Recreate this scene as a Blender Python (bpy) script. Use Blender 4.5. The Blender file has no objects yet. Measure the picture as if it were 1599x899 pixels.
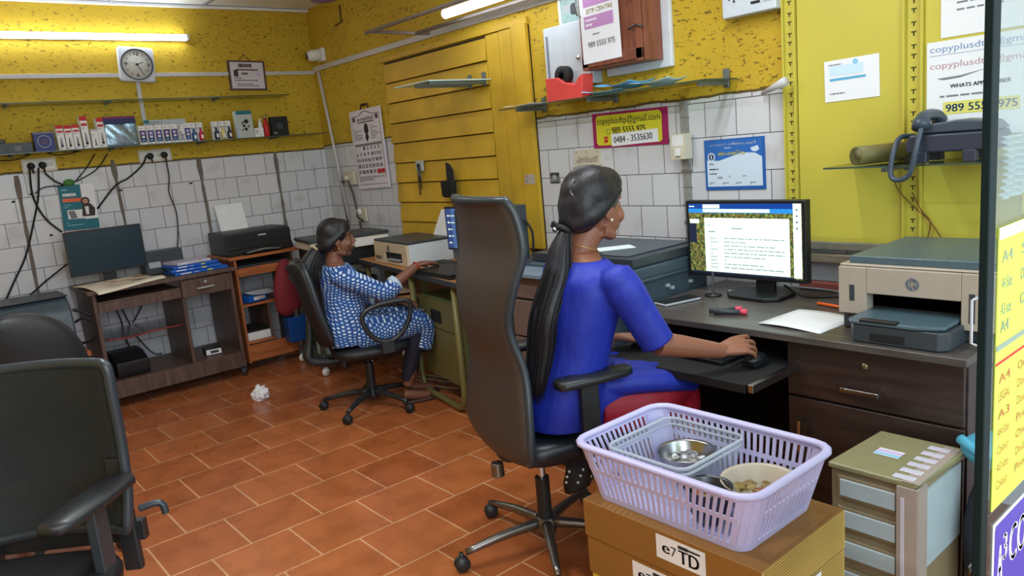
import bpy, bmesh, math, random
from mathutils import Vector, Matrix, noise
PI = math.pi
R = math.radians
V = Vector
SC = bpy.context.scene
C = SC.collection

# ---------------------------------------------------------------- camera
cam_d = bpy.data.cameras.new('camera')
cam = bpy.data.objects.new('camera', cam_d); C.objects.link(cam)
yaw, pitch, roll, FPX = 0.88266422, -0.186154882, -0.0931388845, 1184.33
fw = V((-math.sin(yaw)*math.cos(pitch), math.cos(yaw)*math.cos(pitch), math.sin(pitch)))
rt = fw.cross(V((0, 0, 1))).normalized(); up = rt.cross(fw)
r2 = math.cos(roll)*rt + math.sin(roll)*up
u2 = -math.sin(roll)*rt + math.cos(roll)*up
m = Matrix((r2, u2, -fw)).transposed().to_4x4(); m.translation = V((0, 0, 1.45))
cam.matrix_world = m
cam_d.sensor_width = 36; cam_d.lens = FPX*36/1599; cam_d.clip_start = 0.05
SC.camera = cam

# ---------------------------------------------------------------- light
w = bpy.data.worlds.new('world'); SC.world = w; w.use_nodes = True
bg = w.node_tree.nodes['Background']; bg.inputs[0].default_value = (0.80, 0.90, 1.0, 1); bg.inputs[1].default_value = 1.0
def area(name, loc, rot, sx, sy, power, col):
    l = bpy.data.lights.new(name, 'AREA'); l.shape = 'RECTANGLE'; l.size = sx; l.size_y = sy; l.energy = power; l.color = col
    o = bpy.data.objects.new(name, l); C.objects.link(o); o.location = loc; o.rotation_euler = rot
    return o
area('street_daylight', (1.5, 0.3, 2.1), (R(68), 0, R(90)), 3.6, 2.4, 98, (0.86, 0.93, 1.0))   # daylight from the street behind the camera
area('added_fill_lamp', (-2.6, 0.7, 2.58), (0, 0, 0), 1.2, 0.08, 26, (0.93, 0.97, 1.0))      # two unseen area lamps added under the ceiling to brighten the room
area('added_fill_lamp', (-1.6, 1.8, 2.58), (0, 0, R(90)), 1.2, 0.08, 17, (0.93, 0.97, 1.0))
vs = SC.view_settings
SC.display_settings.display_device = 'sRGB'
vs.view_transform = 'Standard'; vs.look = 'None'; vs.gamma = 1; vs.use_curve_mapping = False
vs.exposure = 0.32

# ---------------------------------------------------------------- materials
MATS = {}
def srgb(c):
    return tuple((x/255/12.92 if x/255 <= .04045 else ((x/255+.055)/1.055)**2.4) for x in c)
def mat(name, col, rough=.5, metal=0., noise_amt=.12, nscale=14., emit=None, bump=0., alpha=None, coat=0., spec=None, trans=None):
    if name in MATS: return MATS[name]
    m = bpy.data.materials.new(name); m.use_nodes = True
    nt = m.node_tree; b = nt.nodes['Principled BSDF']
    c = srgb(col)
    b.inputs['Roughness'].default_value = rough; b.inputs['Metallic'].default_value = metal
    if coat: b.inputs['Coat Weight'].default_value = coat
    if spec is not None: b.inputs['Specular IOR Level'].default_value = spec
    tc = nt.nodes.new('ShaderNodeTexCoord')
    if noise_amt:
        n = nt.nodes.new('ShaderNodeTexNoise'); n.inputs['Scale'].default_value = nscale; n.inputs['Detail'].default_value = 4
        nt.links.new(tc.outputs['Object'], n.inputs['Vector'])
        r = nt.nodes.new('ShaderNodeMix'); r.data_type = 'RGBA'
        r.inputs[6].default_value = tuple(x*(1-noise_amt) for x in c)+(1,)
        r.inputs[7].default_value = tuple(min(1, x*(1+noise_amt)) for x in c)+(1,)
        nt.links.new(n.outputs[0], r.inputs[0]); nt.links.new(r.outputs[2], b.inputs['Base Color'])
        if bump:
            bp = nt.nodes.new('ShaderNodeBump'); bp.inputs['Strength'].default_value = bump; bp.inputs['Distance'].default_value = .004
            nt.links.new(n.outputs[0], bp.inputs['Height']); nt.links.new(bp.outputs[0], b.inputs['Normal'])
    else:
        b.inputs['Base Color'].default_value = c+(1,)
    if emit:
        b.inputs['Emission Color'].default_value = c+(1,); b.inputs['Emission Strength'].default_value = emit
    if alpha is not None: b.inputs['Alpha'].default_value = alpha
    if trans: b.inputs['Transmission Weight'].default_value = trans
    MATS[name] = m
    return m
def glassmat(name, tint, gloss=.08, rough=.02):
    """thin clear sheet: transparent, with a fresnel reflection"""
    if name in MATS: return MATS[name]
    m = bpy.data.materials.new(name); m.use_nodes = True; nt = m.node_tree
    for n in list(nt.nodes): nt.nodes.remove(n)
    o = nt.nodes.new('ShaderNodeOutputMaterial'); mx = nt.nodes.new('ShaderNodeMixShader')
    t = nt.nodes.new('ShaderNodeBsdfTransparent'); t.inputs[0].default_value = tint+(1,)
    g = nt.nodes.new('ShaderNodeBsdfGlossy'); g.inputs['Roughness'].default_value = rough
    lw = nt.nodes.new('ShaderNodeLayerWeight'); lw.inputs[0].default_value = .5
    f = nt.nodes.new('ShaderNodeMath'); f.operation = 'POWER'; f.inputs[1].default_value = 5; nt.links.new(lw.outputs['Facing'], f.inputs[0])
    a = nt.nodes.new('ShaderNodeMath'); a.operation = 'ADD'; a.inputs[1].default_value = gloss+.03; a.use_clamp = True
    nt.links.new(f.outputs[0], a.inputs[0]); nt.links.new(a.outputs[0], mx.inputs[0])
    nt.links.new(t.outputs[0], mx.inputs[1]); nt.links.new(g.outputs[0], mx.inputs[2]); nt.links.new(mx.outputs[0], o.inputs[0])
    MATS[name] = m; return m

def wallmat(name, axis, top_z=1.556, tile=True, yellow=(200, 168, 36)):
    """lime-washed yellow plaster above, white glazed tiles below; axis = horizontal object axis of the wall"""
    m = bpy.data.materials.new(name); m.use_nodes = True; nt = m.node_tree; b = nt.nodes['Principled BSDF']
    L = nt.links.new; N = nt.nodes.new
    tc = N('ShaderNodeTexCoord'); sp = N('ShaderNodeSeparateXYZ'); L(tc.outputs['Object'], sp.inputs[0])
    cb = N('ShaderNodeCombineXYZ'); L(sp.outputs[axis], cb.inputs[0]); L(sp.outputs[2], cb.inputs[1])
    # plaster
    n1 = N('ShaderNodeTexNoise'); n1.inputs['Scale'].default_value = 2.2; n1.inputs['Detail'].default_value = 6
    L(tc.outputs['Object'], n1.inputs[0])
    y = srgb(yellow)
    mx = N('ShaderNodeMix'); mx.data_type = 'RGBA'
    mx.inputs[6].default_value = (y[0]*.80, y[1]*.74, y[2]*.8, 1); mx.inputs[7].default_value = (y[0]*1.12, y[1]*1.15, y[2]*1.3, 1)
    L(n1.outputs[0], mx.inputs[0])
    mp = N('ShaderNodeMapping'); mp.inputs['Scale'].default_value = (1, 1, 2.2); L(tc.outputs['Object'], mp.inputs[0])
    n2 = N('ShaderNodeTexNoise'); n2.inputs['Scale'].default_value = 32; n2.inputs['Detail'].default_value = 3; n2.inputs['Roughness'].default_value = .65
    L(mp.outputs[0], n2.inputs[0])
    cr = N('ShaderNodeValToRGB'); cr.color_ramp.elements[0].position = .31; cr.color_ramp.elements[1].position = .40
    L(n2.outputs[0], cr.inputs[0])
    dk = N('ShaderNodeMix'); dk.data_type = 'RGBA'; dk.inputs[6].default_value = (.20, .13, .02, 1)
    L(cr.outputs[0], dk.inputs[0]); L(mx.outputs[2], dk.inputs[7])
    n3 = N('ShaderNodeTexNoise'); n3.inputs['Scale'].default_value = 60; L(tc.outputs['Object'], n3.inputs[0])
    ad = N('ShaderNodeMath'); ad.operation = 'MULTIPLY_ADD'; ad.inputs[1].default_value = .5; L(n3.outputs[0], ad.inputs[0]); L(cr.outputs[0], ad.inputs[2])
    bp = N('ShaderNodeBump'); bp.inputs['Strength'].default_value = .7; bp.inputs['Distance'].default_value = .008
    L(ad.outputs[0], bp.inputs['Height'])
    if not tile:
        L(dk.outputs[2], b.inputs['Base Color']); L(bp.outputs[0], b.inputs['Normal']); b.inputs['Roughness'].default_value = .75
        return m
    br = N('ShaderNodeTexBrick'); br.inputs['Scale'].default_value = 1
    br.inputs['Brick Width'].default_value = .162; br.inputs['Row Height'].default_value = .1556; br.inputs['Mortar Size'].default_value = .0019
    br.inputs['Mortar Smooth'].default_value = .1; br.offset = .5
    br.inputs['Color1'].default_value = (.66, .665, .69, 1); br.inputs['Color2'].default_value = (.60, .61, .65, 1); br.inputs['Mortar'].default_value = (.09, .085, .10, 1)
    L(cb.outputs[0], br.inputs[0])
    n4 = N('ShaderNodeTexNoise'); n4.inputs['Scale'].default_value = 5; n4.inputs['Detail'].default_value = 7; L(tc.outputs['Object'], n4.inputs[0])
    rr = N('ShaderNodeValToRGB'); rr.color_ramp.elements[0].position = .26; rr.color_ramp.elements[0].color = (.66, .60, .54, 1); rr.color_ramp.elements[1].position = .42
    L(n4.outputs[0], rr.inputs[0])
    ml = N('ShaderNodeMix'); ml.data_type = 'RGBA'; ml.blend_type = 'MULTIPLY'; ml.inputs[0].default_value = .6
    L(br.outputs[0], ml.inputs[6]); L(rr.outputs[0], ml.inputs[7])
    # boundary with a rough edge
    n5 = N('ShaderNodeTexNoise'); n5.inputs['Scale'].default_value = 9; L(tc.outputs['Object'], n5.inputs[0])
    s1 = N('ShaderNodeMath'); s1.operation = 'MULTIPLY_ADD'; s1.inputs[1].default_value = .022; s1.inputs[2].default_value = -.011; L(n5.outputs[0], s1.inputs[0])
    s2 = N('ShaderNodeMath'); s2.operation = 'ADD'; L(sp.outputs[2], s2.inputs[0]); L(s1.outputs[0], s2.inputs[1])
    gt = N('ShaderNodeMath'); gt.operation = 'GREATER_THAN'; gt.inputs[1].default_value = top_z; L(s2.outputs[0], gt.inputs[0])
    g2 = N('ShaderNodeMath'); g2.operation = 'GREATER_THAN'; g2.inputs[1].default_value = top_z+.012; L(s2.outputs[0], g2.inputs[0])
    line = N('ShaderNodeMix'); line.data_type = 'RGBA'; line.inputs[6].default_value = (.12, .08, .02, 1)
    L(g2.outputs[0], line.inputs[0]); L(dk.outputs[2], line.inputs[7])
    fin = N('ShaderNodeMix'); fin.data_type = 'RGBA'; L(gt.outputs[0], fin.inputs[0]); L(ml.outputs[2], fin.inputs[6]); L(line.outputs[2], fin.inputs[7])
    L(fin.outputs[2], b.inputs['Base Color'])
    ro = N('ShaderNodeMath'); ro.operation = 'MULTIPLY_ADD'; ro.inputs[1].default_value = .5; ro.inputs[2].default_value = .24; L(gt.outputs[0], ro.inputs[0])
    L(ro.outputs[0], b.inputs['Roughness'])
    hm = N('ShaderNodeMix'); hm.data_type = 'FLOAT'; L(gt.outputs[0], hm.inputs[0])
    inv = N('ShaderNodeMath'); inv.operation = 'SUBTRACT'; inv.inputs[0].default_value = 1; L(br.outputs[1], inv.inputs[1])
    L(inv.outputs[0], hm.inputs[2]); L(ad.outputs[0], hm.inputs[3]); nt.links.remove(bp.inputs['Height'].links[0]); L(hm.outputs[0], bp.inputs['Height'])
    L(bp.outputs[0], b.inputs['Normal'])
    return m

def floormat():
    m = bpy.data.materials.new('terracotta_tiles'); m.use_nodes = True; nt = m.node_tree; b = nt.nodes['Principled BSDF']
    L = nt.links.new; N = nt.nodes.new
    tc = N('ShaderNodeTexCoord'); sp = N('ShaderNodeSeparateXYZ'); L(tc.outputs['Object'], sp.inputs[0])
    ax = N('ShaderNodeMath'); ax.operation = 'ADD'; ax.inputs[1].default_value = -1.831+.31*20; L(sp.outputs[1], ax.inputs[0])
    ay = N('ShaderNodeMath'); ay.operation = 'ADD'; ay.inputs[1].default_value = 3.475+.308*20; L(sp.outputs[0], ay.inputs[0])
    cb = N('ShaderNodeCombineXYZ'); L(ax.outputs[0], cb.inputs[0]); L(ay.outputs[0], cb.inputs[1])
    br = N('ShaderNodeTexBrick'); br.inputs['Scale'].default_value = 1; br.offset = .5
    br.inputs['Brick Width'].default_value = .31; br.inputs['Row Height'].default_value = .308; br.inputs['Mortar Size'].default_value = .0040; br.inputs['Mortar Smooth'].default_value = .2
    br.inputs['Color1'].default_value = srgb((178, 104, 58))+(1,); br.inputs['Color2'].default_value = srgb((160, 88, 46))+(1,); br.inputs['Mortar'].default_value = srgb((205, 158, 118))+(1,)
    L(cb.outputs[0], br.inputs[0])
    n = N('ShaderNodeTexNoise'); n.inputs['Scale'].default_value = 7; n.inputs['Detail'].default_value = 6; L(tc.outputs['Object'], n.inputs[0])
    rr = N('ShaderNodeValToRGB'); rr.color_ramp.elements[0].position = .25; rr.color_ramp.elements[0].color = (.70, .64, .6, 1); rr.color_ramp.elements[1].position = .75; rr.color_ramp.elements[1].color = (1.15, 1.15, 1.15, 1)
    L(n.outputs[0], rr.inputs[0])
    ml = N('ShaderNodeMix'); ml.data_type = 'RGBA'; ml.blend_type = 'MULTIPLY'; ml.inputs[0].default_value = .85
    L(br.outputs[0], ml.inputs[6]); L(rr.outputs[0], ml.inputs[7]); L(ml.outputs[2], b.inputs['Base Color'])
    b.inputs['Roughness'].default_value = .27
    r3 = N('ShaderNodeMath'); r3.operation = 'MULTIPLY_ADD'; r3.inputs[1].default_value = .22; r3.inputs[2].default_value = .17; L(n.outputs[0], r3.inputs[0]); L(r3.outputs[0], b.inputs['Roughness'])
    bp = N('ShaderNodeBump'); bp.inputs['Strength'].default_value = .25; bp.inputs['Distance'].default_value = .003; bp.invert = True
    L(br.outputs[1], bp.inputs['Height']); L(bp.outputs[0], b.inputs['Normal'])
    return m

def woodmat(name, c1, c2, axis_scale=(1, 12, 12), rough=.4):
    if name in MATS: return MATS[name]
    m = bpy.data.materials.new(name); m.use_nodes = True; nt = m.node_tree; b = nt.nodes['Principled BSDF']
    tc = nt.nodes.new('ShaderNodeTexCoord'); mp = nt.nodes.new('ShaderNodeMapping'); mp.inputs['Scale'].default_value = axis_scale
    n = nt.nodes.new('ShaderNodeTexNoise'); n.inputs['Scale'].default_value = 4; n.inputs['Detail'].default_value = 5
    r = nt.nodes.new('ShaderNodeValToRGB'); r.color_ramp.elements[0].position = .33; r.color_ramp.elements[1].position = .68
    r.color_ramp.elements[0].color = srgb(c1)+(1,); r.color_ramp.elements[1].color = srgb(c2)+(1,)
    nt.links.new(tc.outputs['Object'], mp.inputs[0]); nt.links.new(mp.outputs[0], n.inputs[0]); nt.links.new(n.outputs[0], r.inputs[0]); nt.links.new(r.outputs[0], b.inputs['Base Color'])
    b.inputs['Roughness'].default_value = rough
    MATS[name] = m; return m

# ---------------------------------------------------------------- mesh builder
def frame_of(d, hint=None):
    d = V(d).normalized()
    h = V(hint) if hint is not None else (V((0, 0, 1)) if abs(d.z) < .9 else V((1, 0, 0)))
    s = d.cross(h)
    if s.length < 1e-6: s = d.cross(V((0, 1, .3)))
    s.normalize(); return s, s.cross(d).normalized()
class MB:
    def __init__(self, M=None):
        self.bm = bmesh.new(); self.mats = []; self.M = M or Matrix()
    def mi(self, m):
        if m not in self.mats: self.mats.append(m)
        return self.mats.index(m)
    def add(self, vs, fs, m, M=None, smooth=False):
        T = self.M @ M if M is not None else self.M
        bv = [self.bm.verts.new(T @ V(v)) for v in vs]; k = self.mi(m); out = []
        for f in fs:
            try:
                g = self.bm.faces.new([bv[i] for i in f]); g.material_index = k; g.smooth = smooth; out.append(g)
            except ValueError: pass
        return bv
    def box(self, x0, x1, y0, y1, z0, z1, m, M=None):
        v = [(x, y, z) for x in (x0, x1) for y in (y0, y1) for z in (z0, z1)]
        self.add(v, [(0, 1, 3, 2), (4, 6, 7, 5), (0, 4, 5, 1), (2, 3, 7, 6), (0, 2, 6, 4), (1, 5, 7, 3)], m, M); return self
    def cbox(self, c, s, m, M=None):
        return self.box(c[0]-s[0]/2, c[0]+s[0]/2, c[1]-s[1]/2, c[1]+s[1]/2, c[2]-s[2]/2, c[2]+s[2]/2, m, M)
    def rings(self, rings, m, cap=True, closed=False, smooth=True, M=None):
        n = len(rings[0]); vs = [p for r in rings for p in r]; fs = []
        k = len(rings)
        for i in range(k if closed else k-1):
            a = i*n; b2 = ((i+1) % k)*n
            for j in range(n):
                fs.append((a+j, a+(j+1) % n, b2+(j+1) % n, b2+j))
        if cap and not closed:
            fs.append(tuple(range(n-1, -1, -1))); fs.append(tuple(range((k-1)*n, k*n)))
        self.add(vs, fs, m, M, smooth); return self
    def tube(self, pts, r, m, seg=8, closed=False, hint=None, flat=1.0, M=None, sub=0):
        pts = [V(p) for p in pts]
        rs = r if isinstance(r, (list, tuple)) else [r]*len(pts)
        if sub: pts, rs = spline(pts, rs, sub, closed)
        n = len(pts); out = []; s = None
        for i, p in enumerate(pts):
            if closed: d = pts[(i+1) % n]-pts[i-1]
            else: d = pts[min(i+1, n-1)]-pts[max(i-1, 0)]
            if d.length < 1e-9: d = V((0, 0, 1))
            d.normalize()
            if s is None: s, t = frame_of(d, hint)
            else:
                s = (s-d*s.dot(d))
                s = s.normalized() if s.length > 1e-6 else frame_of(d)[0]
                t = s.cross(d).normalized()
            out.append([p+(s*math.cos(a)+t*math.sin(a)*flat)*rs[i] for a in (2*PI*j/seg for j in range(seg))])
        return self.rings(out, m, True, closed, True, M)
    def lathe(self, prof, m, c=(0, 0, 0), seg=24, M=None, ax=None, smooth=True):
        T = Matrix.Translation(V(c))
        if ax is not None: T = T @ V((0, 0, 1)).rotation_difference(V(ax)).to_matrix().to_4x4()
        if M is not None: T = M @ T
        rr = [[V((max(r, 1e-5)*math.cos(2*PI*j/seg), max(r, 1e-5)*math.sin(2*PI*j/seg), z)) for j in range(seg)] for r, z in prof]
        return self.rings(rr, m, True, False, smooth, T)
    def cyl(self, a, b, r, m, seg=16, r2=None):
        a = V(a); b = V(b); s, t = frame_of(b-a); r2 = r if r2 is None else r2
        return self.rings([[p+(s*math.cos(q)+t*math.sin(q))*rad for q in (2*PI*j/seg for j in range(seg))] for p, rad in ((a, r), (b, r2))], m, True, False, False)
    def ball(self, c, r, m, seg=16, n=10, M=None, rot=None):
        if not isinstance(r, (tuple, list)): r = (r, r, r)
        T = Matrix.Translation(V(c))
        if rot is not None: T = T @ rot
        if M is not None: T = M @ T
        rr = []
        for i in range(n+1):
            th = PI*i/n; k = max(math.sin(th), 1e-3)
            rr.append([V((r[0]*k*math.cos(2*PI*j/seg), r[1]*k*math.sin(2*PI*j/seg), -r[2]*math.cos(th))) for j in range(seg)])
        return self.rings(rr, m, True, False, True, T)
    def prism(self, poly, d, m, M=None, smooth=False):
        """poly in local XY, extruded along +Z by d"""
        n = len(poly)
        vs = [(p[0], p[1], 0) for p in poly]+[(p[0], p[1], d) for p in poly]
        fs = [tuple(range(n-1, -1, -1)), tuple(range(n, 2*n))]+[(i, (i+1) % n, n+(i+1) % n, n+i) for i in range(n)]
        self.add(vs, fs, m, M, smooth); return self
    def grid(self, f, nu, nv, m, smooth=True, M=None):
        vs = [f(i/nu, j/nv) for j in range(nv+1) for i in range(nu+1)]
        fs = [(j*(nu+1)+i, j*(nu+1)+i+1, (j+1)*(nu+1)+i+1, (j+1)*(nu+1)+i) for j in range(nv) for i in range(nu)]
        self.add(vs, fs, m, M, smooth); return self
    def build(self, name, parent=None, bevel=0, seg=2, solid=0, remesh=0, smooth_it=0, subsurf=0, recalc=True):
        if recalc: bmesh.ops.recalc_face_normals(self.bm, faces=self.bm.faces)
        me = bpy.data.meshes.new(name); self.bm.to_mesh(me); self.bm.free()
        for m in self.mats: me.materials.append(m)
        o = bpy.data.objects.new(name, me); C.objects.link(o)
        if parent: o.parent = parent
        if solid:
            md = o.modifiers.new('s', 'SOLIDIFY'); md.thickness = solid; md.offset = 0
        if bevel:
            md = o.modifiers.new('b', 'BEVEL'); md.width = bevel; md.segments = seg; md.limit_method = 'ANGLE'; md.angle_limit = R(40)
            for p in me.polygons: p.use_smooth = True
            md.harden_normals = True
        if remesh:
            md = o.modifiers.new('r', 'REMESH'); md.mode = 'VOXEL'; md.voxel_size = remesh; md.use_smooth_shade = True
            if smooth_it:
                md = o.modifiers.new('sm', 'SMOOTH'); md.factor = .5; md.iterations = smooth_it
        if subsurf:
            md = o.modifiers.new('ss', 'SUBSURF'); md.levels = subsurf; md.render_levels = subsurf
        return o
def spline(pts, rs, sub, closed=False):
    n = len(pts); P = []; Q = []
    g = lambda i: pts[i % n] if closed else pts[max(0, min(n-1, i))]
    h = lambda i: rs[i % n] if closed else rs[max(0, min(n-1, i))]
    for i in range(n if closed else n-1):
        for k in range(sub):
            t = k/sub; t2 = t*t; t3 = t2*t
            w0 = -.5*t3+t2-.5*t; w1 = 1.5*t3-2.5*t2+1; w2 = -1.5*t3+2*t2+.5*t; w3 = .5*t3-.5*t2
            P.append(g(i-1)*w0+g(i)*w1+g(i+1)*w2+g(i+2)*w3)
            Q.append(max(1e-4, h(i)*(1-t)+h(i+1)*t))
    if not closed: P.append(pts[-1]); Q.append(rs[-1])
    return P, Q

def tag(o, label, cat, group=None, kind=None):
    o['label'] = label; o['category'] = cat
    if group: o['group'] = group
    if kind: o['kind'] = kind
    return o
def thing(name, label, cat, loc=(0, 0, 0), rotz=0, group=None, rot=None):
    o = bpy.data.objects.new(name, None); C.objects.link(o); o.empty_display_size = .05
    o.location = loc; o.rotation_euler = rot if rot else (0, 0, rotz)
    return tag(o, label, cat, group)
def struct(o):
    o['kind'] = 'structure'; return o
def dup(root, loc, rotz=None, label=None, group=None):
    r = root.copy(); C.objects.link(r); r.location = loc
    if rotz is not None: r.rotation_euler = (0, 0, rotz)
    if label: r['label'] = label
    if group: r['group'] = group
    for ch in list(root.children):
        c = ch.copy(); C.objects.link(c); c.parent = r
        for g in ch.children:
            d = g.copy(); C.objects.link(d); d.parent = c
    return r
_tc = {}
def text_geo(s):
    if s in _tc: return _tc[s]
    cu = bpy.data.curves.new('t', 'FONT'); cu.body = s; cu.size = 1; cu.resolution_u = 3
    o = bpy.data.objects.new('t', cu); C.objects.link(o)
    bpy.context.view_layer.update()
    me = o.to_mesh()
    vs = [v.co.copy() for v in me.vertices]; fs = [tuple(p.vertices) for p in me.polygons]
    o.to_mesh_clear(); bpy.data.objects.remove(o); bpy.data.curves.remove(cu)
    _tc[s] = (vs, fs); return _tc[s]
rnd = random.Random(7)
class Panel:
    """draws flat coloured shapes and lettering onto a face; u, v in 0..1 of w x h; n = face normal"""
    def __init__(self, mb, o, u, v, w, h, off=.0006):
        self.mb = mb; self.o = V(o); self.u = V(u).normalized(); self.v = V(v).normalized(); self.w = w; self.h = h
        self.n = self.u.cross(self.v); self.k = 1; self.off = off
    def P(self, a, b): return self.o+self.u*(a*self.w)+self.v*(b*self.h)+self.n*(self.off*self.k)
    def poly(self, pts, m):
        self.mb.add([self.P(*p) for p in pts], [tuple(range(len(pts)))], m); self.k += .12; return self
    def rect(self, a0, b0, a1, b1, m): return self.poly([(a0, b0), (a1, b0), (a1, b1), (a0, b1)], m)
    def disc(self, a, b, r, m, seg=24, asp=None):
        asp = asp or self.w/self.h
        return self.poly([(a+r*math.cos(2*PI*i/seg), b+r*asp*math.sin(2*PI*i/seg)) for i in range(seg)], m)
    def ring(self, a, b, r, t, m, seg=32):
        asp = self.w/self.h
        for i in range(seg):
            q0, q1 = 2*PI*i/seg, 2*PI*(i+1)/seg
            self.mb.add([self.P(a+rr*math.cos(q), b+rr*asp*math.sin(q)) for q, rr in ((q0, r), (q1, r), (q1, r-t), (q0, r-t))], [(0, 1, 2, 3)], m)
        self.k += .12; return self
    def text(self, s, a0, b0, a1, b1, m, bold=0):
        vs, fs = text_geo(s)
        if not vs: return self
        x0 = min(v.x for v in vs); x1 = max(v.x for v in vs); y0 = min(v.y for v in vs); y1 = max(v.y for v in vs)
        for q in range(2 if bold else 1):
            d = q*bold
            self.mb.add([self.P(a0+(v.x-x0)/(x1-x0)*(a1-a0)+d, b0+(v.y-y0)/max(1e-6, y1-y0)*(b1-b0)) for v in vs], fs, m)
        self.k += .12; return self
    def bars(self, a0, b0, a1, b1, n, m, fill=.45, seed=1):
        rr = random.Random(seed)
        for i in range(n):
            y = b1-(i+.5)*(b1-b0)/n; hh = (b1-b0)/n*fill/2; x = a0
            while x < a1-.01:
                l = rr.uniform(.03, .14)*(a1-a0)
                self.mb.add([self.P(*p) for p in ((x, y-hh), (min(a1, x+l), y-hh), (min(a1, x+l), y+hh), (x, y+hh))], [(0, 1, 2, 3)], m)
                x += l+.018*(a1-a0)
                if rr.random() < .12: break
        self.k += .12; return self
WL, WR = ((0, 1, 0), (0, 0, 1)), ((1, 0, 0), (0, 0, 1))
def sheet(name, label, cat, wall, c, w, h, tilt=0, th=.002, bgm=None, group=None, gap=.001, curl=0):
    """a flat thing hung on a wall: returns (MB, Panel) authored in a frame whose origin is the sheet's centre"""
    u, v = V(wall[0]), V(wall[1]); n = u.cross(v)
    ca, sa = math.cos(R(tilt)), math.sin(R(tilt))
    uu = u*ca+v*sa; vv = v*ca-u*sa
    M = Matrix((uu, vv, n)).transposed().to_4x4(); M.translation = V(c)+n*gap
    mb = MB()
    mb.box(-w/2, w/2, -h/2, h/2, 0, th, bgm)
    p = Panel(mb, (-w/2, -h/2, th), (1, 0, 0), (0, 1, 0), w, h)
    def fin(parent=None, bevel=0):
        o = mb.build(name, parent, bevel=bevel)
        if parent is None: o.matrix_world = M; tag(o, label, cat, group)
        return o
    p.fin = fin; p.M = M
    return mb, p

# palette
black = mat('black_plastic', (22, 24, 27), .42); blackm = mat('black_matte', (16, 17, 19), .7)
dgrey = mat('dark_grey_plastic', (52, 58, 64), .45); bluegrey = mat('slate_plastic', (58, 70, 80), .42)
lgrey = mat('light_grey_plastic', (170, 174, 178), .4); white = mat('white_plastic', (225, 226, 224), .4); cream = mat('cream_plastic', (205, 198, 178), .45)
paper = mat('white_paper', (232, 234, 238), .7, noise_amt=.03); ink = mat('black_ink', (25, 25, 30), .7, noise_amt=0); greyink = mat('grey_ink', (120, 122, 130), .7, noise_amt=0)
steel = mat('steel', (165, 165, 165), .25, 1.); chrome = mat('chrome', (200, 200, 205), .15, 1.); dsteel = mat('dark_steel', (90, 92, 95), .35, 1.)
red = mat('red_print', (190, 30, 36), .6, noise_amt=0); blue = mat('blue_print', (28, 84, 176), .6, noise_amt=0); lblue = mat('light_blue_print', (140, 196, 226), .6, noise_amt=0)
navy = mat('navy_print', (32, 40, 92), .6, noise_amt=0); yellowp = mat('yellow_print', (214, 206, 40), .6, noise_amt=0); orange = mat('orange_plastic', (230, 96, 30), .5)
magenta = mat('magenta_print', (158, 20, 88), .6, noise_amt=0); green = mat('green_print', (60, 120, 50), .6, noise_amt=0); teal = mat('teal_print', (22, 108, 124), .6, noise_amt=0)
lilac = mat('lilac_print', (204, 176, 222), .6, noise_amt=0); pink = mat('pink_plastic', (222, 70, 96), .5)
pvc = mat('white_pvc', (196, 194, 196), .5, nscale=5, noise_amt=.18)
def wires(name, label, paths, m, r=.004, cat='cable', group=None):
    mb = MB()
    for p in paths: mb.tube(p, r, m, 6, sub=6)
    return tag(mb.build(name), label, cat, group)

# ================================================================ the room shell
XL, YR, ZC, XF = -5.85, 2.95, 2.64, -0.35
def at(px, py, ax, val):
    """the point of the real plane axis=val seen at a pixel of the 1599x899 frame"""
    o = V((0, 0, 1.45)); d = fw + r2*((px-799.5)/FPX) - u2*((py-449.5)/FPX)
    return o + d*((val-o[ax])/d[ax])
wm_l = wallmat('left_wall_finish', 1, 1.556); wm_r = wallmat('right_wall_finish', 0, 1.575); wm_p = wallmat('plaster_finish', 0, 0, tile=False)
yboard = mat('yellow_painted_board', (196, 184, 70), .5, nscale=3, noise_amt=.14)
f = MB(); f.box(XL, 2.5, -.7, YR, -.06, 0, floormat()); struct(f.build('floor'))
f = MB(); f.box(XL-.1, XL, -.7, YR+.1, 0, 2.75, wm_l); struct(f.build('wall_left'))
f = MB(); f.box(XL, XF+.09, YR, YR+.1, 0, 2.75, wm_r); struct(f.build('wall_right'))
f = MB(); f.box(XL, XF, -.8, -.7, 0, 2.75, wm_p); struct(f.build('wall_back'))
cm = mat('ceiling_panel', (240, 243, 248), .6, nscale=3); cj = mat('ceiling_joint', (150, 156, 170), .6)
f = MB(); f.box(XL, XF, -.7, YR, ZC+.01, ZC+.06, cm)
for i in range(7):
    x = XL+.03+i*.92
    f.box(x-.012, x+.012, -.7, YR, ZC+.002, ZC+.012, cj)
for j in range(5):
    y = -.35+j*.62
    f.box(XL, XF, y-.012, y+.012, ZC, ZC+.012, cj)
f.box(XL, XL+.04, -.7, YR, ZC-.012, ZC+.01, cm); struct(f.build('ceiling'))
f = MB(); f.box(XF-.03, XF+.09, -.7, YR, 2.3, ZC+.06, wm_p); struct(f.build('wall_front'))

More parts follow.
